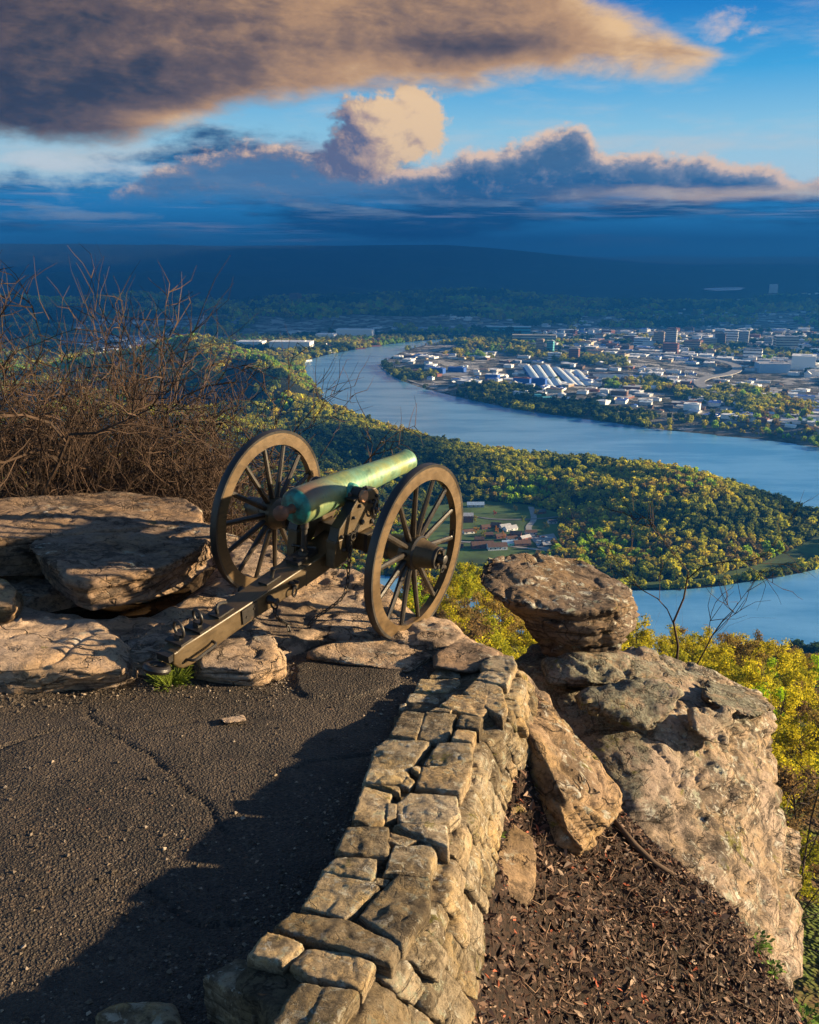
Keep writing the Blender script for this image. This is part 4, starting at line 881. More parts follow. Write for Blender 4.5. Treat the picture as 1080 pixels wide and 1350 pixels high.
# ================================================================ THE CANNON
# local frame: x to the gun's right, y toward the muzzle, z up, axle at z = 0.724
CR_ = np.array([.062, 6.906, .708]); _a = math.radians(30.6); _r = math.radians(-4.8)
AXv = Vector((math.cos(_a) * math.cos(_r), -math.sin(_a) * math.cos(_r), math.sin(_r))); BV = Vector((math.sin(_a), math.cos(_a), 0)); UV = AXv.cross(BV)
AH = 0.724
mid_ = Vector(CR_) - AXv * 0.75
gun = empty('cannon', mid_ - UV * AH)
gun.matrix_world = Matrix.Translation(mid_ - UV * AH) @ Matrix((AXv, BV, UV)).transposed().to_4x4()
tag(gun, 'old field cannon with green bronze barrel on dark wooden two wheeled carriage', 'cannon')
def paint_mat(name, col, rough=0.5, wear=(0.10, 0.05, 0.03)):
    m, T, b = material(name); tc = T.node('ShaderNodeTexCoord').outputs['Object']
    n1 = T.noise(tc, 5, 6, 0.65); n2 = T.noise(T.mapping(tc, (30, 6, 30)), 1.0, 5, 0.6); n3 = T.noise(tc, 90, 4, 0.7)
    c = T.mix(T.ss(n1, 0.35, 0.65), tuple(x * 0.72 for x in col), tuple(x * 1.15 for x in col)); c = T.mix(T.ss(n2, 0.50, 0.66, 0, 0.6), c, tuple(x * 0.45 for x in col)); c = T.mix(T.ss(T.noise(T.vm('ADD', tc, (9, 3, 5)), 14, 6, 0.75), 0.60, 0.72, 0, 0.6), c, wear)
    c = T.mix(T.ss(n3, 0.66, 0.76, 0, 0.6), c, wear)
    T.put(b.inputs['Base Color'], c); T.put(b.inputs['Roughness'], T.lr(n1, 0.3, 0.7, rough - 0.08, rough + 0.15)); b.inputs['Specular IOR Level'].default_value = 0.45
    T.put(b.inputs['Normal'], bump(T, T.add(T.mul(n2, 0.5), n3), 0.35, 0.004)); return m
wood = paint_mat('olive_brown_paint', (0.058, 0.038, 0.016), 0.42, (0.11, 0.075, 0.04))
wheelm = paint_mat('wheel_paint', (0.078, 0.046, 0.016), 0.45, (0.14, 0.07, 0.035))
spokem = paint_mat('shaded_spoke_paint', (0.015, 0.010, 0.006), 0.42, (0.09, 0.05, 0.025))  # wheel paint darkened so the spokes carry their shade in the colour
iron = paint_mat('black_iron', (0.016, 0.014, 0.013), 0.42, (0.07, 0.035, 0.02))
rustm = paint_mat('rusty_iron', (0.10, 0.042, 0.022), 0.6, (0.16, 0.06, 0.025))
def bronze_mat():
    m, T, b = material('green_bronze'); tc = T.node('ShaderNodeTexCoord').outputs['Object']; sp = T.node('ShaderNodeSeparateXYZ'); T.put(sp.inputs[0], tc)
    n1 = T.noise(T.mapping(tc, (4, 2.2, 4)), 1.0, 6, 0.62); n2 = T.noise(T.mapping(tc, (14, 50, 14)), 1.0, 5, 0.65, 0.4); n3 = T.noise(tc, 70, 4, 0.7); n4 = T.noise(T.vm('ADD', tc, (3, 4, 5)), 3.0, 5, 0.6)
    c = T.mix(T.ss(n1, 0.34, 0.62), (0.07, 0.16, 0.10), (0.17, 0.20, 0.075))
    c = T.mix(T.ss(T.add(n4, T.mul(n2, 0.3)), 0.56, 0.74, 0, 0.8), c, (0.10, 0.22, 0.16))
    c = T.mix(T.ss(n2, 0.50, 0.70, 0, 0.55), c, (0.22, 0.25, 0.12))
    top = T.mul(T.ss(sp.outputs[2], 1.10, 1.21), T.ss(sp.outputs[1], -0.1, -0.55))
    c = T.mix(T.mul(top, T.ss(n1, 0.32, 0.55)), c, (0.14, 0.085, 0.055))
    c = T.mix(T.ss(T.noise(T.mapping(tc, (22, 7, 5)), 1.0, 7, 0.7, 0.6), 0.54, 0.68, 0, 0.65), c, (0.035, 0.075, 0.050)); c = T.mix(T.ss(n3, 0.60, 0.74, 0, 0.7), c, (0.06, 0.09, 0.06))
    rear = T.ss(sp.outputs[1], -0.612, -0.635); c = T.mix(rear, c, T.mix(T.ss(n1, 0.40, 0.6), (0.03, 0.028, 0.022), (0.02, 0.22, 0.20)))
    T.put(b.inputs['Base Color'], c); b.inputs['Metallic'].default_value = 0.25; T.put(b.inputs['Roughness'], T.lr(n2, 0.3, 0.7, 0.34, 0.55)); b.inputs['Specular IOR Level'].default_value = 0.4
    T.put(b.inputs['Normal'], bump(T, T.add(n2, T.mul(n3, 0.6)), 0.2, 0.004)); return m
bronze = bronze_mat(); teal = paint_mat('teal_verdigris', (0.03, 0.19, 0.17), 0.5, (0.10, 0.12, 0.05)); copper = paint_mat('worn_copper', (0.40, 0.20, 0.10), 0.45, (0.5, 0.3, 0.18))
def lathe(mb, prof, origin, axis, n=40, mi=0, cap=True):
    axis = np.array(axis, float); axis /= np.linalg.norm(axis); ref = np.array([0, 0, 1.0]) if abs(axis[2]) < 0.9 else np.array([1.0, 0, 0])
    u = np.cross(axis, ref); u /= np.linalg.norm(u); v = np.cross(u, axis); th = np.linspace(0, 2 * np.pi, n, endpoint=False)
    V = []; Fc = []
    for (t, r) in prof: V.append(np.asarray(origin) + axis * t + r * (np.cos(th)[:, None] * u + np.sin(th)[:, None] * v))
    k = len(prof)
    for i in range(k - 1):
        for j in range(n): Fc.append([i * n + j, i * n + (j + 1) % n, (i + 1) * n + (j + 1) % n, (i + 1) * n + j])
    if cap: Fc.append(list(range(n))[::-1]); Fc.append([(k - 1) * n + j for j in range(n)])
    mb.add(np.vstack(V), Fc, mi)
def prism(mb, poly, x0, x1, mi=0):                       # side outline (y, z) swept from x0 to x1
    k = len(poly); V = [(x0, y, z) for y, z in poly] + [(x1, y, z) for y, z in poly]
    mb.add(V, [list(range(k))[::-1], list(range(k, 2 * k))] + [[i, (i + 1) % k, k + (i + 1) % k, k + i] for i in range(k)], mi)
def box(mb, c, s, mi=0, R=None):
    V = np.array([(a, b2, d) for a in (-1, 1) for b2 in (-1, 1) for d in (-1, 1)], float) * np.array(s) / 2
    if R is not None: V = V @ np.array(R).T
    mb.add(V + np.array(c), [[0, 1, 3, 2], [4, 6, 7, 5], [0, 4, 5, 1], [2, 3, 7, 6], [0, 2, 6, 4], [1, 5, 7, 3]], mi)
def torus(mb, c, axis, R, r, n=28, m=8, mi=0, squash=None):
    axis = np.array(axis, float); axis /= np.linalg.norm(axis); ref = np.array([0, 0, 1.0]) if abs(axis[2]) < 0.9 else np.array([0, 1.0, 0])
    u = np.cross(axis, ref); u /= np.linalg.norm(u); v = np.cross(axis, u); V = []; Fc = []
    for i in range(n):
        a = 2 * np.pi * i / n; d = np.cos(a) * u + np.sin(a) * v; e = np.cos(a) * u * (squash or 1) + np.sin(a) * v
        for j in range(m):
            q = 2 * np.pi * j / m; V.append(np.asarray(c) + e * R + d * r * np.cos(q) + axis * r * np.sin(q))
    for i in range(n):
        for j in range(m): Fc.append([i * m + j, i * m + (j + 1) % m, ((i + 1) % n) * m + (j + 1) % m, ((i + 1) % n) * m + j])
    mb.add(V, Fc, mi)
def part(name, mb, mats, parent, smooth=True, bevel=0.0, label=None):
    me = mb.mesh(name, mats, smooth); o = obj(name, me, parent)
    if smooth: me.set_sharp_from_angle(angle=math.radians(35))
    if bevel:
        q = o.modifiers.new('bevel', 'BEVEL'); q.width = bevel; q.segments = 2; q.limit_method = 'ANGLE'; q.angle_limit = math.radians(40)
    if label: o['label'] = label
    return o
# barrel
B0 = np.array([0, -0.62, AH + 0.362]); B1 = np.array([0, 1.05, AH + 0.404]); bax = (B1 - B0) / np.linalg.norm(B1 - B0); BL_ = np.linalg.norm(B1 - B0)
mb = MB(); prof = [(-0.050, 0.0), (-0.049, 0.05), (-0.040, 0.095), (-0.022, 0.128), (0.0, 0.142), (0.035, 0.146), (0.10, 0.147), (0.45, 0.141), (0.68, 0.134), (0.72, 0.130), (1.10, 0.113), (1.45, 0.099), (1.54, 0.098), (1.60, 0.104), (1.635, 0.110), (1.655, 0.110), (1.668, 0.104), (1.67, 0.060), (1.40, 0.058), (1.30, 0.0)]
lathe(mb, prof, B0, bax, 64, 0, False); bar = part('barrel', mb, bronze, gun)
mb = MB(); lathe(mb, [(0.012, 0.045), (-0.02, 0.034), (-0.055, 0.030), (-0.085, 0.034), (-0.10, 0.046), (-0.12, 0.056), (-0.145, 0.060), (-0.17, 0.054), (-0.188, 0.036), (-0.195, 0.0)], B0 - bax * 0.045, bax, 28, 0, False); part('cascabel', mb, rustm, bar)
tp = B0 + bax * 0.56 + np.array([0, 0, 0.0])
for s_ in (-1, 1):
    mb = MB(); lathe(mb, [(0.10, 0.085), (0.158, 0.080), (0.160, 0.047)], tp, (s_, 0, 0), 28, 0); part('rimbase', mb, teal, bar)
    mb = MB(); lathe(mb, [(0.158, 0.050), (0.262, 0.050), (0.266, 0.046), (0.266, 0.0)], tp, (s_, 0, 0), 28, 0, False); part('trunnion', mb, copper, bar)
# cheeks with trunnion straps
ck_prof = [(-0.42, -0.15), (-0.40, 0.05), (-0.36, 0.165), (-0.22, 0.275), (-0.14, 0.345), (-0.125, 0.366), (0.005, 0.368), (0.02, 0.40), (0.14, 0.40), (0.19, 0.36), (0.20, 0.26), (0.19, 0.14), (0.13, 0.07), (-0.10, 0.06), (-0.13, -0.02), (-0.25, -0.14)]
for s_ in (-1, 1):
    x0, x1 = (0.157, 0.238) if s_ > 0 else (-0.238, -0.157)
    mb = MB(); prism(mb, [(y, AH + z) for y, z in ck_prof], x0, x1); ch = part('cheek', mb, wood, gun, False, 0.008)
    xo = 0.239 * s_; xo2 = xo + 0.012 * s_
    mb = MB()                                             # iron strap over the cheek top, cap square over the trunnion
    for (ya, za), (yb2, zb) in zip(ck_prof[1:6], ck_prof[2:7]):
        L = math.hypot(yb2 - ya, zb - za); ang = math.atan2(zb - za, yb2 - ya); R = Matrix.Rotation(ang, 3, 'X'); box(mb, (0.1975 * s_, (ya + yb2) / 2, AH + (za + zb) / 2 + 0.005), (0.086, L, 0.012), 0, R)
    for k in range(9):
        a = math.pi * k / 8; box(mb, (0.1975 * s_, tp[1] + math.cos(a) * 0.058, tp[2] + math.sin(a) * 0.058), (0.075, 0.026, 0.012), 0, Matrix.Rotation(a + math.pi / 2, 3, 'X'))
    box(mb, (0.1975 * s_, tp[1] + 0.10, tp[2] + 0.01), (0.08, 0.08, 0.014)); box(mb, (0.1975 * s_, tp[1] - 0.09, tp[2] - 0.012), (0.08, 0.06, 0.014))
    for yy, zz in ((-0.155, 0.015), (0.10, 0.02), (0.14, 0.02)): lathe(mb, [(0, 0.016), (0.022, 0.016), (0.03, 0.010)], (0.1975 * s_, tp[1] + yy * 0.8, tp[2] + zz), (0, 0, 1), 10, 0)
    part('cap_square', mb, iron, ch, False)
    for yy, zz, r in ((-0.34, 0.10, 0.016), (-0.30, -0.02, 0.018), (-0.18, 0.22, 0.014), (-0.05, 0.15, 0.024), (0.10, 0.12, 0.022), (0.15, 0.33, 0.016), (0.05, 0.30, 0.016), (-0.10, 0.30, 0.016)):
        mb = MB(); lathe(mb, [(0, r), (0.012, r), (0.022, r * 0.6), (0.024, 0)], (xo, yy, AH + zz), (s_, 0, 0), 10, 0, False); part('bolt_head', mb, iron, ch)
    mb = MB(); torus(mb, (xo + 0.028 * s_, 0.105, AH + 0.235), (1, 0.25, 0), 0.055, 0.009); torus(mb, (xo + 0.012 * s_, 0.105, AH + 0.29), (0, 1, 0), 0.018, 0.008); lathe(mb, [(0, 0.030), (0.03, 0.024), (0.045, 0.012)], (xo, 0.11, AH + 0.22), (s_, 0, 0), 12); part('sponge_ring', mb, iron, ch)
    mb = MB(); torus(mb, (xo + 0.02 * s_, -0.20, AH + 0.07), (1, 0, 0), 0.028, 0.008, 20, 6); torus(mb, (xo + 0.02 * s_, -0.155, AH + 0.08), (1, 0, 0), 0.022, 0.008, 20, 6); box(mb, (xo + 0.018 * s_, -0.26, AH + 0.03), (0.03, 0.03, 0.14)); part('chain_hook', mb, iron, ch)
# stock trail: top line falls to the rear
top_l = [(0.16, 0.04), (-0.35, -0.065), (-0.552, -0.095), (-1.20, -0.190), (-1.886, -0.285), (-1.97, -0.32)]
bot_l = [(0.16, -0.10), (-0.20, -0.20), (-0.552, -0.265), (-1.20, -0.345), (-1.70, -0.430), (-1.83, -0.465), (-1.93, -0.46), (-1.99, -0.40)]
def trail_w(y): return float(np.interp(y, [-2.0, -1.8, -0.6, -0.45, 0.2], [0.060, 0.078, 0.106, 0.122, 0.13]))
mb = MB(); ys = np.concatenate([np.linspace(-1.99, -1.70, 9), np.linspace(-1.60, 0.16, 14)])
V = []; Fc = []
for y in ys:
    zt = float(np.interp(y, [p[0] for p in top_l][::-1], [p[1] for p in top_l][::-1])); zb = float(np.interp(y, [p[0] for p in bot_l][::-1], [p[1] for p in bot_l][::-1])); w = trail_w(y)
    V += [(-w, y, AH + zt), (w, y, AH + zt), (w, y, AH + zb), (-w, y, AH + zb)]
for i in range(len(ys) - 1):
    for j in range(4): Fc.append([i * 4 + j, i * 4 + (j + 1) % 4, (i + 1) * 4 + (j + 1) % 4, (i + 1) * 4 + j])
Fc += [[3, 2, 1, 0], [len(V) - 4 + j for j in range(4)]]
mb.add(V, [f[::-1] for f in Fc]); trail = part('trail', mb, wood, gun, False, 0.010)
def tz(y): return AH + float(np.interp(y, [p[0] for p in top_l][::-1], [p[1] for p in top_l][::-1]))
def tbz(y): return AH + float(np.interp(y, [p[0] for p in bot_l][::-1], [p[1] for p in bot_l][::-1]))
slope = math.atan2(0.19, 1.334); RT = Matrix.Rotation(slope, 3, 'X')
def plate(name, y, w, L, h=0.012, mat=iron, extra=None):
    mb = MB(); box(mb, (0, y, tz(y) + h / 2 + 0.001), (w, L, h), 0, RT)
    if extra: extra(mb, y)
    return part(name, mb, mat, trail, True)
plate('screw_bed', -0.52, 0.12, 0.26, 0.03, iron, lambda m, y: [lathe(m, [(0, 0.016), (0.02, 0.016)], (sx, y + dy, tz(y) + 0.02), (0, 0, 1), 10) for sx, dy in ((0.0, -0.10), (0.0, 0.10))])
mb = MB(); lathe(mb, [(0, 0.045), (0.03, 0.040), (0.035, 0.026), (0.22, 0.024), (0.23, 0.034), (0.30, 0.030)], (0, -0.50, tz(-0.50) + 0.02), (0, 0, 1), 20)
for k in range(4):
    a = k * math.pi / 2 + 0.4; lathe(mb, [(0.0, 0.009), (0.075, 0.009), (0.085, 0.015), (0.10, 0.012)], (0, -0.50, tz(-0.50) + 0.09), (math.cos(a), math.sin(a), 0), 8)
part('elevating_screw', mb, iron, gun)
plate('prolonge_plate', -0.92, 0.085, 0.17, 0.014, iron, lambda m, y: lathe(m, [(0, 0.018), (0.05, 0.016), (0.07, 0.024), (0.085, 0.012)], (0.0, y + 0.02, tz(y) + 0.01), (0, 0.25, 1), 12))
def hook(m, y):
    P = [(0, y - 0.04, tz(y) + 0.01), (0, y - 0.05, tz(y) + 0.05), (0, y - 0.02, tz(y) + 0.075), (0, y + 0.05, tz(y) + 0.06)]
    Vt, Ft = tube(catmull(P, 4), np.full(13, 0.013), 8); m.add(Vt, Ft)
plate('hook_plate', -1.46, 0.10, 0.16, 0.014, iron, hook)
def ringp(y, R=0.052):
    mb = MB(); box(mb, (0, y, tz(y) + 0.008), (0.15, 0.11, 0.018), 0, RT); box(mb, (0, y, tz(y) + 0.03), (0.05, 0.04, 0.04)); torus(mb, (0, y, tz(y) + 0.085), (0.25, 1, 0.15), R, 0.011); part('pointing_ring', mb, iron, trail)
ringp(-1.70); ringp(-1.88, 0.058)
mb = MB(); torus(mb, (0, -2.085, AH - 0.405), (0, 0.25, 1), 0.068, 0.027, 32, 10); box(mb, (0, -1.96, AH - 0.345), (0.11, 0.14, 0.05), 0, RT); part('lunette', mb, iron, trail)
for s_ in (-1, 1):
    mb = MB(); w = trail_w(-1.80) + 0.002
    P = [(s_ * w, -1.88, AH - 0.40), (s_ * (w + 0.05), -1.86, AH - 0.395), (s_ * (w + 0.055), -1.76, AH - 0.375), (s_ * (w + 0.05), -1.66, AH - 0.36), (s_ * w, -1.64, AH - 0.355)]
    Vt, Ft = tube(catmull(P, 4), np.full(17, 0.011), 8); mb.add(Vt, Ft); part('lifting_handle', mb, iron, trail)
    mb = MB(); w = trail_w(-1.25) + 0.004; box(mb, (s_ * w, -1.26, AH - 0.272), (0.012, 0.17, 0.115), 0, RT); lathe(mb, [(0, 0.012), (0.012, 0.010)], (s_ * w, -1.22, AH - 0.25), (s_, 0, 0), 8); lathe(mb, [(0, 0.012), (0.012, 0.010)], (s_ * w, -1.30, AH - 0.29), (s_, 0, 0), 8); part('side_plate', mb, iron, trail)
    mb = MB(); w = trail_w(-0.95); lathe(mb, [(0, 0.034), (0.02, 0.034), (0.04, 0.022), (0.07, 0.022), (0.075, 0.030), (0.085, 0.024)], (s_ * w, -1.05, AH - 0.235), (s_, 0, 0), 14); torus(mb, (s_ * (w + 0.055), -1.05, AH - 0.265), (0, 1, 0), 0.03, 0.008, 18, 6); part('chain_eye', mb, iron, trail)
    mb = MB(); w = trail_w(-0.75)
    for yy, zz in ((-0.80, -0.18), (-0.74, -0.19), (-0.77, -0.22)): lathe(mb, [(0, 0.018), (0.03, 0.016), (0.04, 0.010)], (s_ * w, yy, AH + zz), (s_, 0, 0), 10)
    torus(mb, (s_ * (w + 0.03), -0.78, AH - 0.255), (1, 0.2, 0), 0.035, 0.008, 18, 6); part('tool_hook', mb, iron, trail)
mb = MB(); y = -0.60
box(mb, (0, y, tz(y) - 0.085), (2 * trail_w(y) + 0.006, 0.012, 0.178), 0, RT); part('trail_band', mb, iron, trail)
for s_ in (-1, 1):                                        # side boxes flanking the stock under the breech
    mb = MB(); box(mb, (s_ * 0.19, -0.36, AH - 0.05), (0.09, 0.09, 0.22)); box(mb, (s_ * 0.19, -0.36, AH + 0.066), (0.10, 0.10, 0.014)); lathe(mb, [(0, 0.02), (0.015, 0.016)], (s_ * 0.19, -0.36, AH + 0.07), (0, 0, 1), 10); part('stock_block', mb, wood, gun, False, 0.006)
# axle tree
mb = MB(); box(mb, (0, 0.02, AH - 0.02), (1.14, 0.17, 0.155)); ax_o = part('axle_tree', mb, wood, gun, False, 0.012)
mb = MB(); lathe(mb, [(-0.93, 0.036), (0.93, 0.036)], (0, 0, AH), (1, 0, 0), 20); part('axle_bar', mb, iron, gun)
for bx_ in (-0.50, -0.30, 0.30, 0.50): mb = MB(); box(mb, (bx_, 0.02, AH - 0.02), (0.03, 0.178, 0.163)); part('axle_band', mb, iron, ax_o, False)
# wheels
def wheel(s_):
    cx_ = 0.75 * s_; root = empty('wheel', (cx_, 0, AH), gun)
    mb = MB(); lathe(mb, [(-0.030, 0.598), (-0.030, 0.700), (0.030, 0.700), (0.030, 0.598), (-0.030, 0.598)], (0, 0, 0), (1, 0, 0), 112, 0, False)
    fel = part('felloe', mb, wheelm, root)
    mb = MB(); lathe(mb, [(-0.031, 0.699), (-0.033, 0.722), (-0.028, 0.724), (0.028, 0.724), (0.033, 0.722), (0.031, 0.699)], (0, 0, 0), (1, 0, 0), 112, 0, False); part('tyre', mb, iron, root)
    for k in range(7):
        mb = MB(); a = 2 * math.pi * (k + 0.25) / 7; R = Matrix.Rotation(a, 3, 'X'); c = R @ Vector((0, 0, 0.590)); box(mb, c, (0.030, 0.05, 0.012), 0, R); lathe(mb, [(0, 0.012), (0.02, 0.008)], R @ Vector((0, 0.02, 0.586)), R @ Vector((0, 0, -1)), 8); part('rim_bolt', mb, iron, fel)
    mb = MB(); dish = 0.05
    for k in range(14):
        a = 2 * math.pi * (k + 0.5) / 14 + 0.06; d = np.array([0, math.sin(a), math.cos(a)]); t = np.array([0, math.cos(a), -math.sin(a)])
        V = []
        for (rr, xx, wx, wt) in ((0.10, -dish * s_ * 0.9, 0.027, 0.020), (0.16, -dish * s_ * 0.8, 0.026, 0.022), (0.30, -dish * s_ * 0.55, 0.020, 0.023), (0.56, -0.004 * s_, 0.016, 0.021), (0.605, 0, 0.015, 0.018)):
            for q in range(8):
                an = 2 * math.pi * q / 8 + math.pi / 8; V.append(d * rr + np.array([xx + wx * math.cos(an) * 1.1, 0, 0]) + t * wt * math.sin(an) * 1.1)
        Fc = [[i * 8 + q, i * 8 + (q + 1) % 8, (i + 1) * 8 + (q + 1) % 8, (i + 1) * 8 + q] for i in range(4) for q in range(8)]; mb.add(V, Fc)
    part('spokes', mb, spokem, root)
    hx = -dish * s_ * 0.9
    mb = MB(); lathe(mb, [(-0.20 * 1, 0.0), (-0.20, 0.095), (-0.19, 0.100), (-0.08, 0.118), (-0.055, 0.140), (0.055, 0.140), (0.075, 0.120), (0.15, 0.105), (0.235, 0.088), (0.24, 0.082), (0.24, 0.0)], (hx, 0, 0), (s_, 0, 0), 40, 0, False); hub = part('hub', mb, wood, root)
    mb = MB(); lathe(mb, [(0.222, 0.091), (0.247, 0.090), (0.247, 0.060)], (hx, 0, 0), (s_, 0, 0), 32, 0, False); lathe(mb, [(0.058, 0.1415), (0.075, 0.128)], (hx, 0, 0), (s_, 0, 0), 40, 0, False); lathe(mb, [(-0.20, 0.099), (-0.17, 0.105)], (hx, 0, 0), (s_, 0, 0), 32, 0, False); part('hub_band', mb, iron, hub)
    mb = MB(); lathe(mb, [(0.20, 0.042), (0.30, 0.038), (0.305, 0.030), (0.305, 0.0)], (hx, 0, 0), (s_, 0, 0), 20, 0, False); box(mb, (hx + 0.272 * s_, 0, 0.0), (0.022, 0.018, 0.15)); box(mb, (hx + 0.272 * s_, 0.0, 0.07), (0.026, 0.045, 0.022)); torus(mb, (hx + 0.28 * s_, 0.0, -0.085), (1, 0, 0), 0.022, 0.006, 16, 6); part('linchpin', mb, iron, hub)
    return root
wheel(-1); wheel(1)
# lock chain hanging from the right cheek to the ground and back to the trail
def chain(pts, name):
    C = catmull(pts, 10); s = np.concatenate([[0], np.cumsum(np.linalg.norm(np.diff(C, axis=0), axis=1))]); L = 0.042; n = int(s[-1] / L); mb = MB()
    for k in range(n):
        a = np.array([np.interp(k * L, s, C[:, j]) for j in range(3)]); b2 = np.array([np.interp((k + 1) * L, s, C[:, j]) for j in range(3)]); d = (b2 - a) / (np.linalg.norm(b2 - a) + 1e-9)
        ref = np.array([0, 0, 1.0]) if abs(d[2]) < 0.8 else np.array([1.0, 0, 0]); u = np.cross(d, ref); u /= np.linalg.norm(u); v = np.cross(d, u); nrm = u if k % 2 else v; side = v if k % 2 else u; c = (a + b2) / 2; V = []; Fc = []; nn, m = 14, 6
        for i in range(nn):
            t = 2 * np.pi * i / nn; cen = c + d * math.cos(t) * 0.025 + side * math.sin(t) * 0.013; o2 = d * math.cos(t) + side * math.sin(t)
            for j in range(m):
                q = 2 * np.pi * j / m; V.append(cen + o2 * 0.0055 * math.cos(q) + nrm * 0.0055 * math.sin(q))
        for i in range(nn):
            for j in range(m): Fc.append([i * m + j, i * m + (j + 1) % m, ((i + 1) % nn) * m + (j + 1) % m, ((i + 1) % nn) * m + j])
        mb.add(V, Fc)
    return part(name, mb, iron, gun)
Minv = gun.matrix_world.inverted()
def loc(p): return np.array(Minv @ Vector(p))
g1 = onp(408, 832, 0.03); g2 = onp(384, 838, 0.03)
chain([(0.265, -0.235, AH + 0.03), (0.275, -0.26, AH - 0.15), (0.285, -0.33, AH - 0.40), loc(g1) + [0, 0.02, 0.08], loc(g1), (loc(g1) + loc(g2)) / 2, loc(g2), loc(g2) + [-0.03, -0.02, 0.10], (0.20, -1.06, AH - 0.36), (trail_w(-1.05) + 0.055, -1.05, AH - 0.29)], 'lock_chain')
# ================================================================ PLANTS
twigm = simple_mat('bare_twigs', (0.040, 0.023, 0.014), 0.85, 0, 0.7, 1.0)
twigd = simple_mat('dark_twigs', (0.050, 0.032, 0.022), 0.9, 0, 0.4, 1.5)
def grow(mb, rng, p, d, L, r, lev, maxlev, up=0.10, spread=0.75, kids=(3, 5), crook=0.22, sides=None):
    k = 5 if lev < 2 else 4; P = [p]; dd = d.copy()
    for i in range(k - 1):
        dd = dd + rng.normal(0, crook, 3) * (0.7 if lev == 0 else 1.0) + np.array([0, 0, up]); dd /= np.linalg.norm(dd); P.append(P[-1] + dd * L / (k - 1))
    r1 = r * (0.55 if lev < maxlev else 0.25); V, Fc = tube(P, np.linspace(r, r1, k), sides[min(lev, len(sides) - 1)] if sides else (6 if lev == 0 else 4 if lev < 2 else 3)); mb.add(V, Fc)
    if lev >= maxlev: return
    for j in range(rng.integers(*kids) + (1 if lev > 0 else 0)):
        t = rng.uniform(0.35, 1.0) if j else 1.0; i = min(int(t * (k - 1)), k - 2); f = t * (k - 1) - i; q = np.array(P[i]) * (1 - f) + np.array(P[i + 1]) * f
        base = np.array(P[i + 1]) - np.array(P[i]); base /= np.linalg.norm(base)
        nd = base + rng.normal(0, spread, 3) * (0.5 if j == 0 else 1.0); nd[2] += up; nd /= np.linalg.norm(nd)
        grow(mb, rng, q, nd, L * rng.uniform(0.55, 0.85), max(r1 * rng.uniform(0.6, 0.95), 0.005), lev + 1, maxlev, up, spread, kids, crook, sides)
def shrub_mesh(seed, name='bare_shrub', stems=5, maxlev=4, H=1.6, r=0.035, mat=None, spread=0.62, tilt=0.5, kids=(3, 5)):
    rng = np.random.default_rng(seed); mb = MB()
    for s in range(stems):
        d = np.array([rng.normal(0, tilt), rng.normal(0, tilt), 1.0]); d /= np.linalg.norm(d)
        grow(mb, rng, np.array([rng.normal(0, 0.12), rng.normal(0, 0.12), -0.15]), d, H * rng.uniform(0.8, 1.15), r * rng.uniform(0.7, 1.1), 0, maxlev, 0.05, spread, kids, 0.3)
    return mb.mesh(name, mat or twigm, False)
SH = [shrub_mesh(200 + i, stems=[4, 4, 3, 4][i], kids=(3, 5), r=0.055, spread=0.85, H=[1.55, 1.35, 1.7, 1.45][i]) for i in range(4)]
SHZ = [np.percentile([v.co[2] for v in m.vertices], 98) for m in SH]
# (pixel x, distance, pixel y of the top)
spots = [(-40, 10.4, 405), (12, 10.8, 425), (60, 11.4, 450), (105, 10.6, 485), (140, 11.8, 505), (180, 10.9, 530), (214, 11.6, 555), (250, 10.6, 590), (272, 11.4, 612), (20, 13.2, 430), (90, 13.6, 480), (160, 13.4, 525), (225, 13.2, 570), (-70, 12.6, 400), (262, 9.9, 610), (40, 9.9, 470), (122, 9.8, 520), (196, 9.8, 550), (306, 10.4, 640)]
SHL = ['tallest reddish brown bare shrub at the left edge', 'bare shrub just right of the tallest one at the left edge', 'bare brown shrub with tips crossing the far town', 'bare shrub above the middle of the long back slab', 'bare twiggy shrub behind the long back slab, fifth from the left', 'bare shrub rising behind the right half of the back slab', 'leaning bare shrub left of the cannon, behind the slab corner', 'low bare shrub beside the right end of the back slab', 'small bare shrub just left of the left cannon wheel', 'bare shrub standing farther back at the left edge', 'farther bare shrub in the middle of the thicket', 'farther bare shrub below the pale lane', 'farthest right bare shrub of the back row', 'bare shrub partly outside the left edge', 'lowest bare shrub touching the left cannon wheel', 'front bare shrub growing against the back slab at left', 'front bare shrub growing against the middle of the back slab', 'front bare shrub growing against the right part of the back slab', 'thin bare shrub showing through the left cannon wheel']
for i, (px, Y, pt) in enumerate(spots):
    top = atY(px, pt, Y); x, y = top[0], top[1]; zb = float(ground_z(np.array([x]), np.array([y]))[0]); zb = max(zb, top[2] - 5.2)
    k = i % 4; o = obj('bare_shrub', SH[k]); h = top[2] - zb; s = h / SHZ[k]
    o.location = (x, y, zb); o.scale = (s * 0.85, s * 0.85, s); o.rotation_euler = (0, 0, i * 1.93)
    tag(o, SHL[i], 'shrub', 'bare shrubs behind the rock slabs')
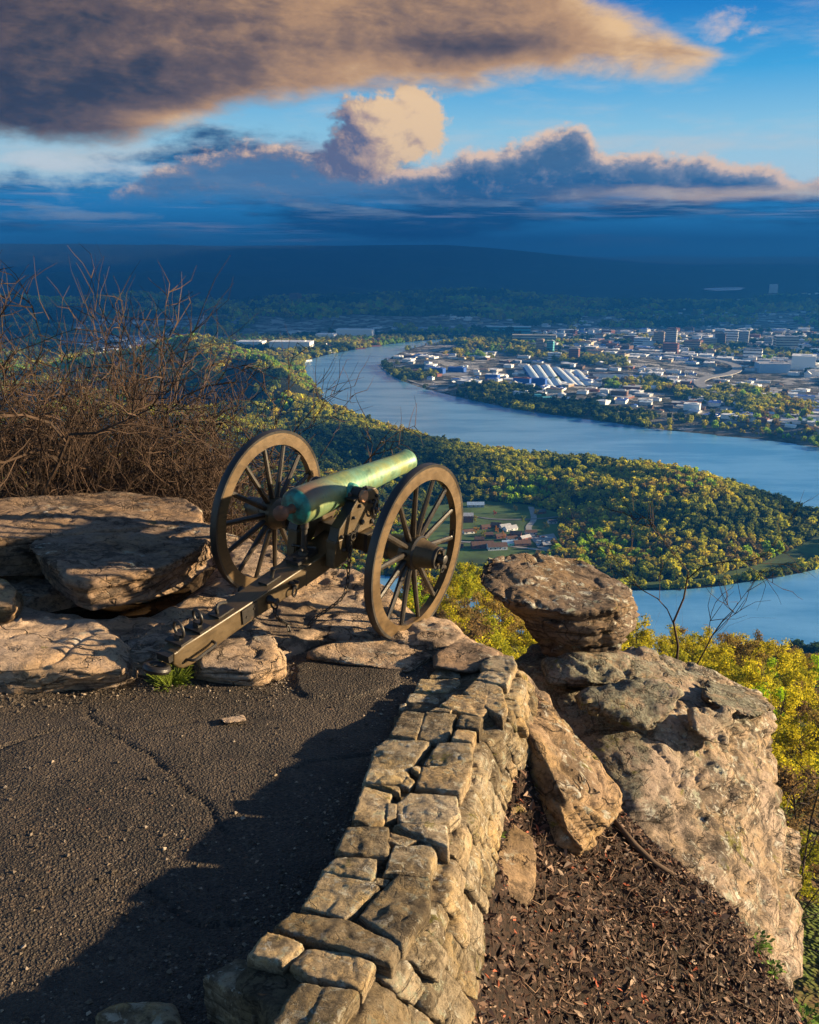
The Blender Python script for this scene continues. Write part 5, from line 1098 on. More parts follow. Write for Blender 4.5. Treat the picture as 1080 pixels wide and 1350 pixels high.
# individual bare saplings
def sapling(seed, px, pbase, ptop, Y, label, cat='sapling', name='bare_sapling', r=0.03, maxlev=3, spread=0.55, mat=None, ground=False, tilt=0.12):
    b0, t0 = atY(px, pbase, Y), atY(px, ptop, Y); H = t0[2] - b0[2]
    me = shrub_mesh(seed, name, 1, maxlev, H * 0.62, r, mat or twigd, spread, tilt, (3, 5)); zz = max(v.co[2] for v in me.vertices); o = obj(name, me)
    zb = b0[2]
    if ground: zb = float(ground_z(np.array([b0[0]]), np.array([b0[1]]))[0])
    o.location = (b0[0], b0[1], zb); s = (t0[2] - zb) / zz; o.scale = (s * 0.9, s * 0.9, s); tag(o, label, cat); return o
sapling(311, 418, 735, 512, 9.3, 'thin bare sapling rising between the cannon wheels', r=0.03, spread=0.7)
sapling(312, 880, 870, 640, 9.6, 'bare dark sapling growing beside the balanced rock', r=0.024, spread=0.6)
sapling(313, 915, 890, 720, 9.4, 'slender bare sapling right of the balanced rock', r=0.015, maxlev=2)
sapling(331, 30, 720, 318, 10.6, 'tall bare tree at the left edge, its twigs crossing the dark horizon', 'tree', 'bare_tree', 0.085, 4, 0.8, None, True)
sapling(332, 112, 700, 395, 10.4, 'bare tree with crooked limbs left of the middle of the thicket', 'tree', 'bare_tree', 0.08, 4, 0.85, None, True)
sapling(333, 205, 700, 448, 10.2, 'bare tree leaning over the right half of the back slab', 'tree', 'bare_tree', 0.07, 4, 0.85, None, True)
sapling(314, 460, 760, 640, 9.2, 'low twiggy sapling under the cannon axle', r=0.02, spread=0.8)
sapling(319, 300, 725, 560, 9.6, 'bare sapling seen through the left wheel', r=0.02, spread=0.7)
sapling(315, 1056, 1240, 820, 14.0, 'bare tree with crooked limbs at the right edge beyond the cliff', 'tree', 'bare_tree', 0.07, 4, 0.6, None, True)
sapling(316, 1082, 1340, 930, 10.5, 'nearest bare tree reaching in from the right edge', 'tree', 'bare_tree', 0.05, 4, 0.75, None, True)
sapling(317, 1052, 1330, 1010, 24.0, 'bare tree standing low beyond the cliff foot', 'tree', 'bare_tree', 0.10, 4, 0.6, None, True)
sapling(318, 1075, 1250, 880, 32.0, 'tall bare tree on the shaded slope at the right edge', 'tree', 'bare_tree', 0.12, 4, 0.55, None, True)
sapling(321, 985, 1120, 850, 38.0, 'bare grey tree rising behind the right shoulder of the cliff', 'tree', 'bare_tree', 0.12, 4, 0.55, None, True)

# ---- slope trees in young leaf
def tree_parts(seed):
    rng = np.random.default_rng(seed); mb = MB(); H = 12.0
    P = [np.array([0, 0, -1.0])]; d = np.array([rng.normal(0, .08), rng.normal(0, .08), 1])
    for i in range(6): d = d + rng.normal(0, 0.07, 3); d[2] = abs(d[2]); d /= np.linalg.norm(d); P.append(P[-1] + d * 1.8)
    V, Fc = tube(P, np.linspace(0.22, 0.06, 7), 6); mb.add(V, Fc); tips = []
    for j in range(11):
        i = rng.integers(2, 6); q = P[i] + (P[i + 1] - P[i]) * rng.random(); a = rng.random() * 6.28; dd = np.array([math.cos(a), math.sin(a), rng.uniform(0.4, 1.2)]); dd /= np.linalg.norm(dd); L = rng.uniform(2.2, 4.0)
        Q = [q]
        for k in range(3): dd = dd + rng.normal(0, .2, 3) + [0, 0, .1]; dd /= np.linalg.norm(dd); Q.append(Q[-1] + dd * L / 3)
        V, Fc = tube(Q, [0.09, 0.06, 0.04, 0.02], 4); mb.add(V, Fc); tips += [Q[-1], Q[-2]]
        for k in range(3):
            dd2 = dd + rng.normal(0, .6, 3); dd2 /= np.linalg.norm(dd2); V, Fc = tube([Q[-1 - k % 2], Q[-1 - k % 2] + dd2 * 1.4], [0.03, 0.008], 3); mb.add(V, Fc); tips.append(Q[-1 - k % 2] + dd2 * 1.1)
    tips = np.array(tips); n = 2600; c = tips[rng.integers(0, len(tips), n)]; off = rng.normal(0, 1, (n, 3)); off /= np.linalg.norm(off, axis=1)[:, None]; p = c + off * (rng.random((n, 1)) ** 0.5) * np.array([1.15, 1.15, 0.85])
    nn = off + rng.normal(0, .6, (n, 3)) + [0, 0, .4]; nn /= np.linalg.norm(nn, axis=1)[:, None]; t = np.cross(nn, rng.normal(0, 1, (n, 3))); t /= np.linalg.norm(t, axis=1)[:, None]; u = np.cross(nn, t); s = 0.14 * (0.6 + 0.8 * rng.random((n, 1)))
    LV = np.stack([p - t * s - u * s * .6, p + t * s * .9 - u * s * .75, p + t * s + u * s * .65, p - t * s * .8 + u * s * .75], 1).reshape(-1, 3)
    return mb.mesh('trunk', bark), mesh_np('crown', LV, np.arange(n * 4).reshape(-1, 4).tolist(), fol_o)
TP = [tree_parts(400 + i) for i in range(6)]
def place_tree(x, y, z, s, rot, k, col, label, group):
    r_ = empty('tree', (x, y, z)); r_.rotation_euler = (0, 0, rot); r_.scale = (s, s, s); tag(r_, label, 'tree', group)
    t_ = obj('trunk', TP[k][0], r_); c_ = obj('crown', TP[k][1], r_); c_.color = (*col, 1)
TC = {'golden': (0.46, 0.41, 0.024), 'orange brown': (0.24, 0.175, 0.05), 'olive yellow': (0.33, 0.33, 0.025), 'bright green': (0.34, 0.52, 0.02), 'bare brown': (0.17, 0.115, 0.05)}
rng = np.random.default_rng(77); cand = []
for _ in range(5000):
    a = rng.uniform(-3.5, 27.0); r = math.sqrt(rng.uniform(62 ** 2, 330 ** 2))
    x, y = r * math.sin(math.radians(a)), r * math.cos(math.radians(a))
    if all((x - q[0]) ** 2 + (y - q[1]) ** 2 > (3.6 + r * 0.016) ** 2 for q in cand): cand.append((x, y, r, a))
cand.sort(key=lambda q: q[2]); cand = cand[:262]; print('slope trees', len(cand), 'to', cand[-1][2])
for i, (x, y, r, a) in enumerate(cand):
    z = float(ground_z(np.array([x]), np.array([y]))[0]); n_ = fbm(np.array([[x / 45, y / 45, 0.5]]), 3, 91)[0] + rng.normal(0, 0.22)
    kind = 'bright green' if rng.random() < 0.09 else ('orange brown' if n_ < -0.28 else 'golden' if n_ < 0.12 else 'olive yellow' if n_ < 0.4 else 'bare brown')
    if r < 95 and rng.random() < 0.45: kind = 'bare brown'
    col = np.array(TC[kind]) * rng.uniform(0.75, 1.2)
    if 950 < pixv([x, y, z + 6])[0] < 1075 and r < 66: continue
    place_tree(x, y, z, rng.uniform(0.72, 1.12) * (0.8 if r < 110 else 1.0), rng.uniform(0, 6.28), i % 6, col, kind + ' spring tree on the wooded slope below the cliff', kind + ' trees on the slope below')
# ---- trees between the village houses: each one has its own place and colour
for i, (px, py, col, lab) in enumerate([(655, 704, (0.42, 0.20, 0.012), 'orange tree in front of the brick village hall'), (664, 712, (0.40, 0.19, 0.012), 'lower of two orange trees among the village houses'), (626, 706, (0.40, 0.22, 0.015), 'orange tree near the right cannon wheel rim'), (652, 682, (0.26, 0.07, 0.05), 'reddish tree at the back of the village'), (626, 690, (0.30, 0.27, 0.016), 'yellow tree beside the red one in the village'), (690, 692, (0.17, 0.21, 0.02), 'green tree on the village lawn'), (706, 681, (0.16, 0.18, 0.02), 'olive tree by the village road bend'), (679, 676, (0.08, 0.09, 0.02), 'dark tree at the far edge of the village lawn'), (637, 712, (0.22, 0.23, 0.02), 'yellow green tree between two village roofs'), (600, 700, (0.20, 0.20, 0.02), 'pale green tree seen through the right cannon wheel'), (586, 684, (0.14, 0.15, 0.02), 'olive tree seen through the wheel spokes'), (720, 700, (0.12, 0.13, 0.02), 'olive tree beside the village car park')]):
    p = fl(px, py); place_tree(p[0], p[1], ZF + 0.3, 1.0 + 0.15 * (i % 3), i * 1.3, i % 6, col, lab, 'village trees')

# ---- leaf litter and twigs on the bank
def bank_pts(n, rng):
    x = rng.uniform(-0.5, 4.0, n * 2); y = rng.uniform(2.4, 6.9, n * 2); k = x > np.interp(y, EB[::-1, 1], EB[::-1, 0]) + rng.uniform(-0.05, 0.05, n * 2); x, y = x[k][:n], y[k][:n]; return x, y, bank_z(x, y)
rng = np.random.default_rng(8)
x, y, z = bank_pts(44000, rng); n = len(x); c = np.stack([x, y, z + rng.random(n) * 0.03], -1)
nn = np.stack([rng.normal(0.25, .55, n), rng.normal(0, .55, n), np.ones(n)], -1); nn /= np.linalg.norm(nn, axis=1)[:, None]; t = np.cross(nn, rng.normal(0, 1, (n, 3))); t /= np.linalg.norm(t, axis=1)[:, None]; u = np.cross(nn, t)
L = np.clip(rng.lognormal(-4.15, 0.5, (n, 1)), 0.005, 0.045); w = L * rng.uniform(0.25, 0.6, (n, 1)); curl = L * rng.uniform(-0.5, 0.9, (n, 1))
V = np.stack([c - t * L, c - t * L * .2 + u * w + nn * curl * .5, c + t * L + nn * curl * .2, c - t * L * .2 - u * w + nn * curl * .5], 1).reshape(-1, 3); b4 = np.arange(n) * 4
Fc = np.concatenate([np.stack([b4, b4 + 1, b4 + 2], 1), np.stack([b4, b4 + 2, b4 + 3], 1)])
lm2, T, b = material('dead_leaves'); g = T.node('ShaderNodeNewGeometry')
T.put(b.inputs['Base Color'], T.ramp(g.outputs['Random Per Island'], [(0, (0.015, 0.008, 0.006)), (0.40, (0.055, 0.027, 0.017)), (0.70, (0.115, 0.060, 0.036)), (0.88, (0.17, 0.105, 0.07)), (0.965, (0.28, 0.20, 0.14)), (0.975, (0.26, 0.06, 0.018)), (1, (0.24, 0.05, 0.02))])); b.inputs['Roughness'].default_value = 0.7
tag(obj('leaf_litter', mesh_np('leaf_litter', V, Fc.tolist(), lm2)), 'thick brown fallen leaves covering the bank right of the wall', 'leaf litter', kind='stuff')
x, y, z = bank_pts(5200, rng); mb = MB()
for i in range(len(x)):
    a = rng.uniform(0, 6.28); L = rng.uniform(0.05, 0.22) * (1.7 if rng.random() < 0.06 else 1); d = np.array([math.cos(a), math.sin(a), 0]); n_ = np.array([-d[1], d[0], 0]); bend = rng.normal(0, .18) * L
    P = []
    for k in range(4):
        f = k / 3 - 0.5; q = np.array([x[i], y[i], 0]) + d * L * f + n_ * bend * (1 - 4 * f * f); P.append(q)
    P = np.array(P); P[:, 2] = bank_z(P[:, 0], P[:, 1]) + 0.012 + rng.random() * 0.035 + rng.normal(0, 0.012, 4)
    if np.ptp(P[:, 2]) > 0.62 * L: continue
    r = rng.uniform(0.0015, 0.004)
    Vt, Ft = tube(P, np.linspace(r, r * .5, 4), 4); mb.add(Vt, Ft)
tm2, T, b = material('dead_twigs'); T.put(b.inputs['Base Color'], T.ramp(T.node('ShaderNodeNewGeometry').outputs['Random Per Island'], [(0, (0.04, 0.022, 0.016)), (0.6, (0.13, 0.075, 0.048)), (1, (0.26, 0.17, 0.11))])); b.inputs['Roughness'].default_value = 0.85
tag(obj('twigs', mb.mesh('twigs', tm2)), 'scattered dead twigs over the fallen leaves', 'twigs', kind='stuff')
px_ = rng.uniform(240, 600, 260); py_ = rng.uniform(900, 1345, 260); mb = MB()
for a_, b2_ in zip(px_, py_):
    q = onp(a_, b2_); 
    if not in_poly(q[:1], q[1:2], PATH)[0] or rng.random() > math.exp(-3.0 * max(0, np.interp(q[1], [2.9, 3.5, 4.2, 5.0, 5.9], [-1.0, -0.7, -0.41, -0.19, -0.05]) - q[0])): continue
    d = rng.normal(0, 1, 3); d[2] *= 0.25; d /= np.linalg.norm(d); s2 = np.cross(d, [0, 0, 1]); s2 /= np.linalg.norm(s2); L = rng.uniform(0.006, 0.018); q = np.array(q) + [0, 0, 0.022]
    mb.add([q - d * L, q + s2 * L * .5 + [0, 0, .004], q + d * L, q - s2 * L * .5 + [0, 0, .006]], [[0, 1, 2], [0, 2, 3]])
tag(obj('fallen_leaves', mb.mesh('fallen_leaves', lm2)), 'few small dead leaves blown on the path beside the wall', 'leaves', kind='stuff')
# fallen log half buried in the leaves
P = Y3([(808, 1108, 5.62), (835, 1120, 5.55), (862, 1132, 5.5), (888, 1142, 5.46)]); P = [np.array(p) for p in P]
for p in P: p[2] = bank_z(p[0], p[1]) + 0.03
Vt, Ft = tube(P, [0.016, 0.024, 0.022, 0.014], 8); mb = MB(); mb.add(Vt, Ft); tag(obj('fallen_branch', mb.mesh('fallen_branch', twigd, True)), 'dark half buried branch lying below the cliff rock', 'branch')
# small green plants
def weed(name, pts, px, py, Y, label, nleaf=60, size=0.02, spread=0.08, col=(0.10, 0.19, 0.02), zfun=None):
    p = atY(px, py, Y); rng = np.random.default_rng(int(px * 7 + py)); mb = MB()
    for i in range(nleaf):
        a = rng.uniform(0, 6.28); rr = spread * rng.random() ** 0.5; q = np.array([math.cos(a) * rr, math.sin(a) * rr, rng.uniform(0.01, spread * 0.9)]); d = np.array([math.cos(a), math.sin(a), rng.uniform(-.2, .8)]); d /= np.linalg.norm(d); s_ = np.cross(d, [0, 0, 1]); s_ /= np.linalg.norm(s_) + 1e-9; L = size * rng.uniform(.6, 1.4)
        mb.add([q, q + d * L * .5 + s_ * L * .32, q + d * L, q + d * L * .5 - s_ * L * .32], [[0, 1, 2, 3]]); Vt, Ft = tube([np.array([q[0] * .2, q[1] * .2, -0.01]), q], [0.0012, 0.001], 3); mb.add(Vt, Ft)
    o = obj(name, mb.mesh(name, simple_mat('weed_leaf', col, 0.6, 0, 0.4, 30))); o.location = p
    if zfun is not None: o.location.z = zfun(p[0], p[1])
    tag(o, label, 'plant')
g_ = onp(225, 900, 0.0); weed('grass_tuft', None, 225, 900, g_[1], 'mossy green tuft under the tail of the gun trail', 420, 0.02, 0.16, (0.12, 0.16, 0.015), lambda x, y: float(plane_z(x, y)) - 0.02)
weed('weed', None, 1000, 1222, 5.35, 'bright green weed near the top edge of the bank', 90, 0.035, 0.09, (0.13, 0.24, 0.02), lambda x, y: float(bank_z(x, y)))
weed('weed', None, 1020, 1262, 5.2, 'small green weed lower down the bank edge', 60, 0.03, 0.07, (0.12, 0.22, 0.02), lambda x, y: float(bank_z(x, y)))
weed('weed', None, 1066, 1310, 5.1, 'green weed at the right edge near the frame corner', 70, 0.04, 0.10, (0.12, 0.22, 0.02), lambda x, y: float(bank_z(x, y)))
weed('weed', None, 655, 1180, 4.5, 'tiny green weed at the wall foot', 40, 0.018, 0.04, (0.12, 0.20, 0.02), lambda x, y: float(bank_z(x, y)))
# ================================================================ THE CITY
def wall_mat(n, c): return simple_mat(n, c, 0.85, 0, 0.18, 0.4)
CM = {k: wall_mat('building_' + k, c) for k, c in dict(white=(0.80, 0.80, 0.78), grey=(0.42, 0.42, 0.42), tan=(0.40, 0.30, 0.20), brick=(0.22, 0.085, 0.06), blue=(0.03, 0.10, 0.36), dark=(0.06, 0.065, 0.075), cream=(0.52, 0.45, 0.33), teal=(0.10, 0.42, 0.46), paleblue=(0.36, 0.48, 0.60), brown=(0.13, 0.075, 0.05)).items()}
glass = simple_mat('window_glass', (0.04, 0.06, 0.08), 0.12)
def unit_block(w, r, gable=False):
    mb = MB()
    if not gable:
        mb.add([(-.5, -.5, 0), (.5, -.5, 0), (.5, .5, 0), (-.5, .5, 0), (-.5, -.5, 1), (.5, -.5, 1), (.5, .5, 1), (-.5, .5, 1)], [[0, 1, 5, 4], [1, 2, 6, 5], [2, 3, 7, 6], [3, 0, 4, 7]], 0)
        mb.add([(-.52, -.52, .96), (.52, -.52, .96), (.52, .52, .96), (-.52, .52, .96), (-.52, -.52, 1.03), (.52, -.52, 1.03), (.52, .52, 1.03), (-.52, .52, 1.03)], [[4, 5, 6, 7], [0, 1, 5, 4], [1, 2, 6, 5], [2, 3, 7, 6], [3, 0, 4, 7]], 1)
        mb.add([(.1, -.1, 1.03), (.3, -.1, 1.03), (.3, .15, 1.03), (.1, .15, 1.03), (.1, -.1, 1.2), (.3, -.1, 1.2), (.3, .15, 1.2), (.1, .15, 1.2)], [[4, 5, 6, 7], [0, 1, 5, 4], [1, 2, 6, 5], [2, 3, 7, 6], [3, 0, 4, 7]], 0)
    else:
        mb.add([(-.5, -.5, 0), (.5, -.5, 0), (.5, .5, 0), (-.5, .5, 0), (-.5, -.5, .62), (.5, -.5, .62), (.5, .5, .62), (-.5, .5, .62), (-.5, 0, .97), (.5, 0, .97)], [[0, 1, 5, 4], [1, 2, 6, 9, 5], [2, 3, 7, 6], [3, 0, 4, 8, 7]], 0)
        mb.add([(-.53, -.56, .60), (.53, -.56, .60), (.53, 0, 1.0), (-.53, 0, 1.0), (-.53, .56, .60), (.53, .56, .60)], [[0, 1, 2, 3], [3, 2, 5, 4]], 1)
    return mb.mesh('building', [CM[w], CM[r]])
KIND = [('white', 'grey'), ('grey', 'white'), ('brick', 'grey'), ('tan', 'white'), ('cream', 'brown'), ('white', 'white'), ('brown', 'dark'), ('grey', 'paleblue'), ('white', 'blue'), ('brick', 'brown')]
ROOFW = {'grey': 'grey roofed', 'white': 'white roofed', 'brown': 'brown roofed', 'dark': 'dark roofed', 'paleblue': 'pale blue roofed', 'blue': 'blue roofed'}
UB = [[unit_block(*k), unit_block(*k, True)] for k in KIND]
rng = np.random.default_rng(21); placed = []
def clear_of_road(px, py): return True
areas = [('riverside district', [(520, 470), (620, 466), (800, 480), (1000, 500), (1090, 520), (1090, 578), (1000, 566), (860, 545), (760, 535), (690, 528), (600, 508), (530, 494)], 420, (14, 55)),
         ('downtown', [(700, 436), (1090, 434), (1090, 500), (960, 486), (820, 470), (720, 456)], 560, (18, 75)),
         ('far bank works', [(310, 452), (420, 434), (600, 434), (640, 440), (520, 449), (440, 458), (380, 462)], 80, (20, 70)),
         ('western valley town', [(90, 428), (240, 430), (235, 498), (160, 496), (95, 470)], 110, (14, 50)),
         ('eastern suburbs', [(560, 412), (1090, 398), (1090, 432), (700, 432), (560, 428)], 420, (18, 45))]
rest = MB(); n_ind = 0
for an, poly, cnt, (s0, s1) in areas:
    pl = np.array(poly, float); x0, y0 = pl.min(0); x1, y1 = pl.max(0); k = 0
    while k < cnt:
        px, py = rng.uniform(x0, x1), rng.uniform(y0, y1)
        if not in_poly(np.array([px]), np.array([py]), pl)[0]: continue
        k += 1; p = fl(px, py); d = np.hypot(p[0], p[1])
        if in_poly(p[:1], p[1:2], RIV)[0] or any((p[0] - q[0]) ** 2 + (p[1] - q[1]) ** 2 < 34 ** 2 for q in placed): continue
        placed.append(p); w = rng.uniform(s0, s1); l = w * rng.uniform(0.45, 1.1); h = rng.uniform(5, 11) * (2.0 if an == 'downtown' and rng.random() < 0.35 else 1)
        kd = (rng.integers(0, len(KIND)) if rng.random() < .6 else [0, 5, 8, 1][rng.integers(0, 4)]) if an != 'eastern suburbs' else [0, 3, 5, 4][rng.integers(0, 4)]; gab = w < 30 and rng.random() < 0.6
        zg = float(ground_z(p[:1], p[1:2])[0]); rot = rng.choice([-0.4, -0.4 + 1.571, -0.7])
        if an != 'eastern suburbs' and n_ind < 235:
            n_ind += 1; o = obj('building', UB[kd][int(gab)]); o.location = (p[0], p[1], zg - 1); o.scale = (w, l, h + 1); o.rotation_euler = (0, 0, rot)
            tag(o, f'small {KIND[kd][0]} walled {ROOFW[KIND[kd][1]]} {"house" if gab else "block"} in the {an}', 'building', 'low buildings of the ' + an)
        else:
            c, s = math.cos(rot), math.sin(rot); me = UB[kd][int(gab)]
            V = np.array([v.co[:] for v in me.vertices]) * [w, l, h]; V = np.stack([p[0] + V[:, 0] * c - V[:, 1] * s, p[1] + V[:, 0] * s + V[:, 1] * c, zg + V[:, 2]], 1)
            mats_ = list(CM.keys()); rest.add(V, [list(f.vertices) for f in me.polygons]); rest.M[-len(me.polygons):] = [mats_.index(KIND[kd][f.material_index]) for f in me.polygons]
tag(obj('distant_houses', rest.mesh('distant_houses', list(CM.values()))), 'mass of tiny pale houses and roofs spread beyond the city', 'houses', kind='stuff')
# --- named buildings: walls, roof, window bands
def block(px0, px1, pbase, ptop, depth, wm, rm, label, name='building', cat='building', floors=0, rot=0.0, group=None):
    a, b_ = fl(px0, pbase), fl(px1, pbase); c = (a + b_) / 2; w = abs(b_[0] - a[0]); Y = c[1]; h = abs(atY(px0, ptop, Y)[2] - atY(px0, pbase, Y)[2]); zg = max(float(ground_z(c[:1], c[1:2])[0]), ZF)
    r = empty(name, (c[0], Y + depth / 2, zg)); rot = rot or (-0.42 if w < 110 else -0.12); r.rotation_euler = (0, 0, rot); tag(r, label, cat, group)
    mb = MB(); box(mb, (0, 0, h / 2 - 1), (w * .86, depth, h + 2)); obj('wall', mb.mesh('wall', CM[wm]), r)
    mb = MB(); box(mb, (0, 0, h + 0.5), (w * .88, depth * 1.02, 0.9)); box(mb, (w * 0.15, 0, h + 2.2), (w * 0.3, depth * 0.35, 2.6)); obj('roof', mb.mesh('roof', CM[rm]), r)
    for f in range(floors):
        mb = MB(); z = h * (f + 0.62) / floors; box(mb, (0, 0, z), (w * .86 + 0.5, depth + 0.5, h / floors * 0.34)); obj('window_band', mb.mesh('window_band', glass), r)
    return r
block(644 + 0, 650, 0, 0, 1, 'tan', 'tan', 'x') if False else None
block(862, 877, 456, 438, 40, 'tan', 'tan', 'tan office tower in downtown left of the dark tower', 'office_tower', 'tower', 7)
block(878, 894, 457, 435, 40, 'grey', 'dark', 'dark grey office tower, tallest in downtown', 'office_tower', 'tower', 9)
block(974, 989, 455, 437, 40, 'grey', 'white', 'pale grey office tower at the right of downtown', 'office_tower', 'tower', 7)
block(943, 958, 458, 440, 35, 'brown', 'dark', 'brown mid rise tower between the pale blocks', 'office_tower', 'tower', 6)
block(956, 976, 452, 436, 50, 'white', 'white', 'broad white stepped block in the middle of downtown', 'office_block', 'building', 5)
block(981, 1008, 474, 460, 45, 'white', 'dark', 'white framed block with two dark glass fronts', 'office_block', 'building', 3)
block(707, 718, 468, 449, 25, 'tan', 'tan', 'tan apartment tower below the wooded bluff', 'apartment_tower', 'tower', 9)
block(721, 731, 468, 450, 25, 'teal', 'grey', 'greenish apartment tower beside the tan one', 'apartment_tower', 'tower', 8)
block(750, 765, 478, 463, 30, 'brick', 'grey', 'reddish brick apartment block by the trees', 'apartment_block', 'building', 6)
block(722, 741, 477, 468, 25, 'white', 'white', 'low white apartment block below the two towers', 'apartment_block', 'building', 3)
block(875, 897, 467, 454, 50, 'brick', 'brick', 'wide red brick warehouse block in downtown', 'warehouse', 'building', 4)
block(928, 948, 458, 446, 45, 'cream', 'white', 'cream hotel block left of the white stepped block', 'hotel', 'building', 5)
block(1022, 1054, 464, 444, 60, 'cream', 'grey', 'large beige office block at the right of the city', 'office_block', 'building', 6)
block(822, 842, 451, 443, 40, 'brick', 'grey', 'low red block at the left of downtown', 'office_block', 'building', 3)
block(836, 860, 455, 446, 40, 'white', 'white', 'pale block in front of the tan tower', 'office_block', 'building', 3)
block(902, 926, 462, 450, 40, 'tan', 'brown', 'tan block right of the dark tower', 'office_block', 'building', 4)
block(1008, 1020, 458, 446, 35, 'grey', 'grey', 'slim grey block before the beige offices', 'office_block', 'building', 5)
block(1048, 1082, 488, 470, 90, 'white', 'white', 'big white arena hall at the right edge', 'arena', 'building', 0)
block(1000, 1045, 492, 480, 80, 'paleblue', 'grey', 'wide hall with pale grey roof beside the arena', 'exhibition_hall', 'building', 0)
block(634, 705, 440, 431, 60, 'teal', 'white', 'long teal and white complex on the ridge beyond the bluff', 'office_complex', 'building', 2)
block(672, 738, 452, 442, 50, 'cream', 'cream', 'long sunlit cream building above the wooded bluff', 'long_building', 'building', 3)
block(382, 397, 406, 394, 60, 'brick', 'brick', 'lone brick apartment tower on the far wooded hills', 'apartment_tower', 'tower', 7)
block(1014, 1026, 392, 381, 50, 'white', 'white', 'small white water tank building far beyond the city', 'water_tank', 'tank', 0)
for i, (a, b_, c, d, l) in enumerate([(310, 350, 458, 451, 'white factory hall nearest the bare shrubs, left of the river'), (352, 415, 462, 451, 'long white factory hall on the left river bank'), (415, 444, 448, 441, 'white shed behind the far river bend'), (440, 496, 446, 435, 'large pale factory at the far river bend'), (262, 285, 459, 454, 'small white hall at the foot of the lit ridge')]): block(a, b_, c, d, 90, 'white', 'white', l, 'factory_hall', 'factory')
for i, (a, b_, c, d, l) in enumerate([(567, 588, 493, 486, 'left of two bright blue sheds by the car park'), (590, 616, 491, 485, 'right of two bright blue sheds by the car park'), (640, 660, 501, 494, 'small white shed with blue end by the dry field')]): block(a, b_, c, d, 30, 'blue', 'blue' if i < 2 else 'white', l, 'shed', 'shed')
# the long striped sheds on the river front: parallel gable bays running away from the water
def bay_shed(px, py, px2, py2, width, h, label, wmat='blue', rmat='white', stripes=True):
    a, b_ = fl(px, py), fl(px2, py2); L = np.linalg.norm(b_ - a); ang = math.atan2(b_[1] - a[1], b_[0] - a[0]); r = empty('factory_shed', (a[0], a[1], ZF)); r.rotation_euler = (0, 0, ang); tag(r, label, 'factory', 'striped river front sheds')
    mb = MB(); mb.add([(0, -width / 2, -1), (L, -width / 2, -1), (L, width / 2, -1), (0, width / 2, -1), (0, -width / 2, h), (L, -width / 2, h), (L, width / 2, h), (0, width / 2, h), (0, 0, h * 1.35), (L, 0, h * 1.35)], [[0, 1, 5, 4], [1, 2, 6, 9, 5], [2, 3, 7, 6], [3, 0, 4, 8, 7]]); obj('wall', mb.mesh('wall', CM[wmat]), r)
    mb = MB(); e = width * 0.53; mb.add([(-2, -e, h - .4), (L + 2, -e, h - .4), (L + 2, 0, h * 1.35 + .3), (-2, 0, h * 1.35 + .3), (-2, e, h - .4), (L + 2, e, h - .4)], [[0, 1, 2, 3], [3, 2, 5, 4]]); obj('roof', mb.mesh('roof', CM[rmat]), r)
    if stripes:
        mb = MB()
        mb.add([(6, -e * .55, h * 1.18), (L - 6, -e * .55, h * 1.18), (L - 6, -e * .2, h * 1.32 + .4), (6, -e * .2, h * 1.32 + .4)], [[0, 1, 2, 3]]); obj('skylight', mb.mesh('skylight', CM['paleblue']), r)
for i in range(3): bay_shed(716 + i * 11, 517 - i * 1.5, 695 + i * 12, 487 - i * 0.5, 30, 13, ['leftmost white striped bay shed with blue front on the river', 'second white striped bay shed from the left with blue front', 'third white striped bay shed from the left with blue front'][i])
bay_shed(756, 512, 733, 489, 30, 12, 'fourth white bay shed, right of the blue fronted three', 'blue')
for i in range(2): bay_shed(766 + i * 13, 512, 745 + i * 14, 491, 30, 9, ['cream fronted white shed, left of a pair', 'cream fronted white shed, right of a pair'][i], 'cream')
block(676, 702, 512, 505, 25, 'blue', 'brick', 'low blue building with red roof before the striped sheds', 'workshop', 'building')
block(700, 722, 517, 506, 22, 'blue', 'blue', 'deep blue front block before the striped sheds', 'workshop', 'building')
block(780, 832, 499, 494, 30, 'white', 'dark', 'long low shed with dark roof right of the white sheds', 'shed', 'shed')
for i in range(3): bay_shed(1012 + i * 14, 541 - i * 1, 982 + i * 15, 526 - i, 26, 8, ['leftmost pale blue roofed shed by the motorway', 'middle pale blue roofed shed by the motorway', 'rightmost pale blue roofed shed by the motorway'][i], 'white', 'paleblue', False)
block(806, 830, 529, 521, 30, 'brown', 'grey', 'brown brick works near the river bank', 'works', 'building')
block(902, 926, 545, 537, 30, 'white', 'white', 'white shed near the river bank meadow', 'shed', 'shed')
# dock structure, barges and a boat
def barge(px, py, L, W, rot, cm, label, name='barge'):
    p = fl(px, py); r = empty(name, (p[0], p[1], ZF)); r.rotation_euler = (0, 0, rot); tag(r, label, name)
    mb = MB(); mb.add([(-L / 2, -W / 2, 2.5), (L / 2, -W / 2, 2.5), (L / 2, W / 2, 2.5), (-L / 2, W / 2, 2.5), (-L * .46, -W * .45, -1), (L * .46, -W * .45, -1), (L * .46, W * .45, -1), (-L * .46, W * .45, -1)], [[0, 3, 2, 1], [0, 1, 5, 4], [1, 2, 6, 5], [2, 3, 7, 6], [3, 0, 4, 7]]); obj('hull', mb.mesh('hull', CM[cm]), r)
    mb = MB(); box(mb, (0, 0, 3.3), (L * .86, W * .78, 1.6)); obj('hatch_cover', mb.mesh('hatch_cover', CM['brick' if cm != 'white' else 'white']), r)
    if name == 'towboat':
        mb = MB(); box(mb, (-L * .1, 0, 6), (L * .4, W * .6, 5)); box(mb, (-L * .1, 0, 10), (L * .22, W * .45, 3.4)); obj('cabin', mb.mesh('cabin', CM['white']), r)
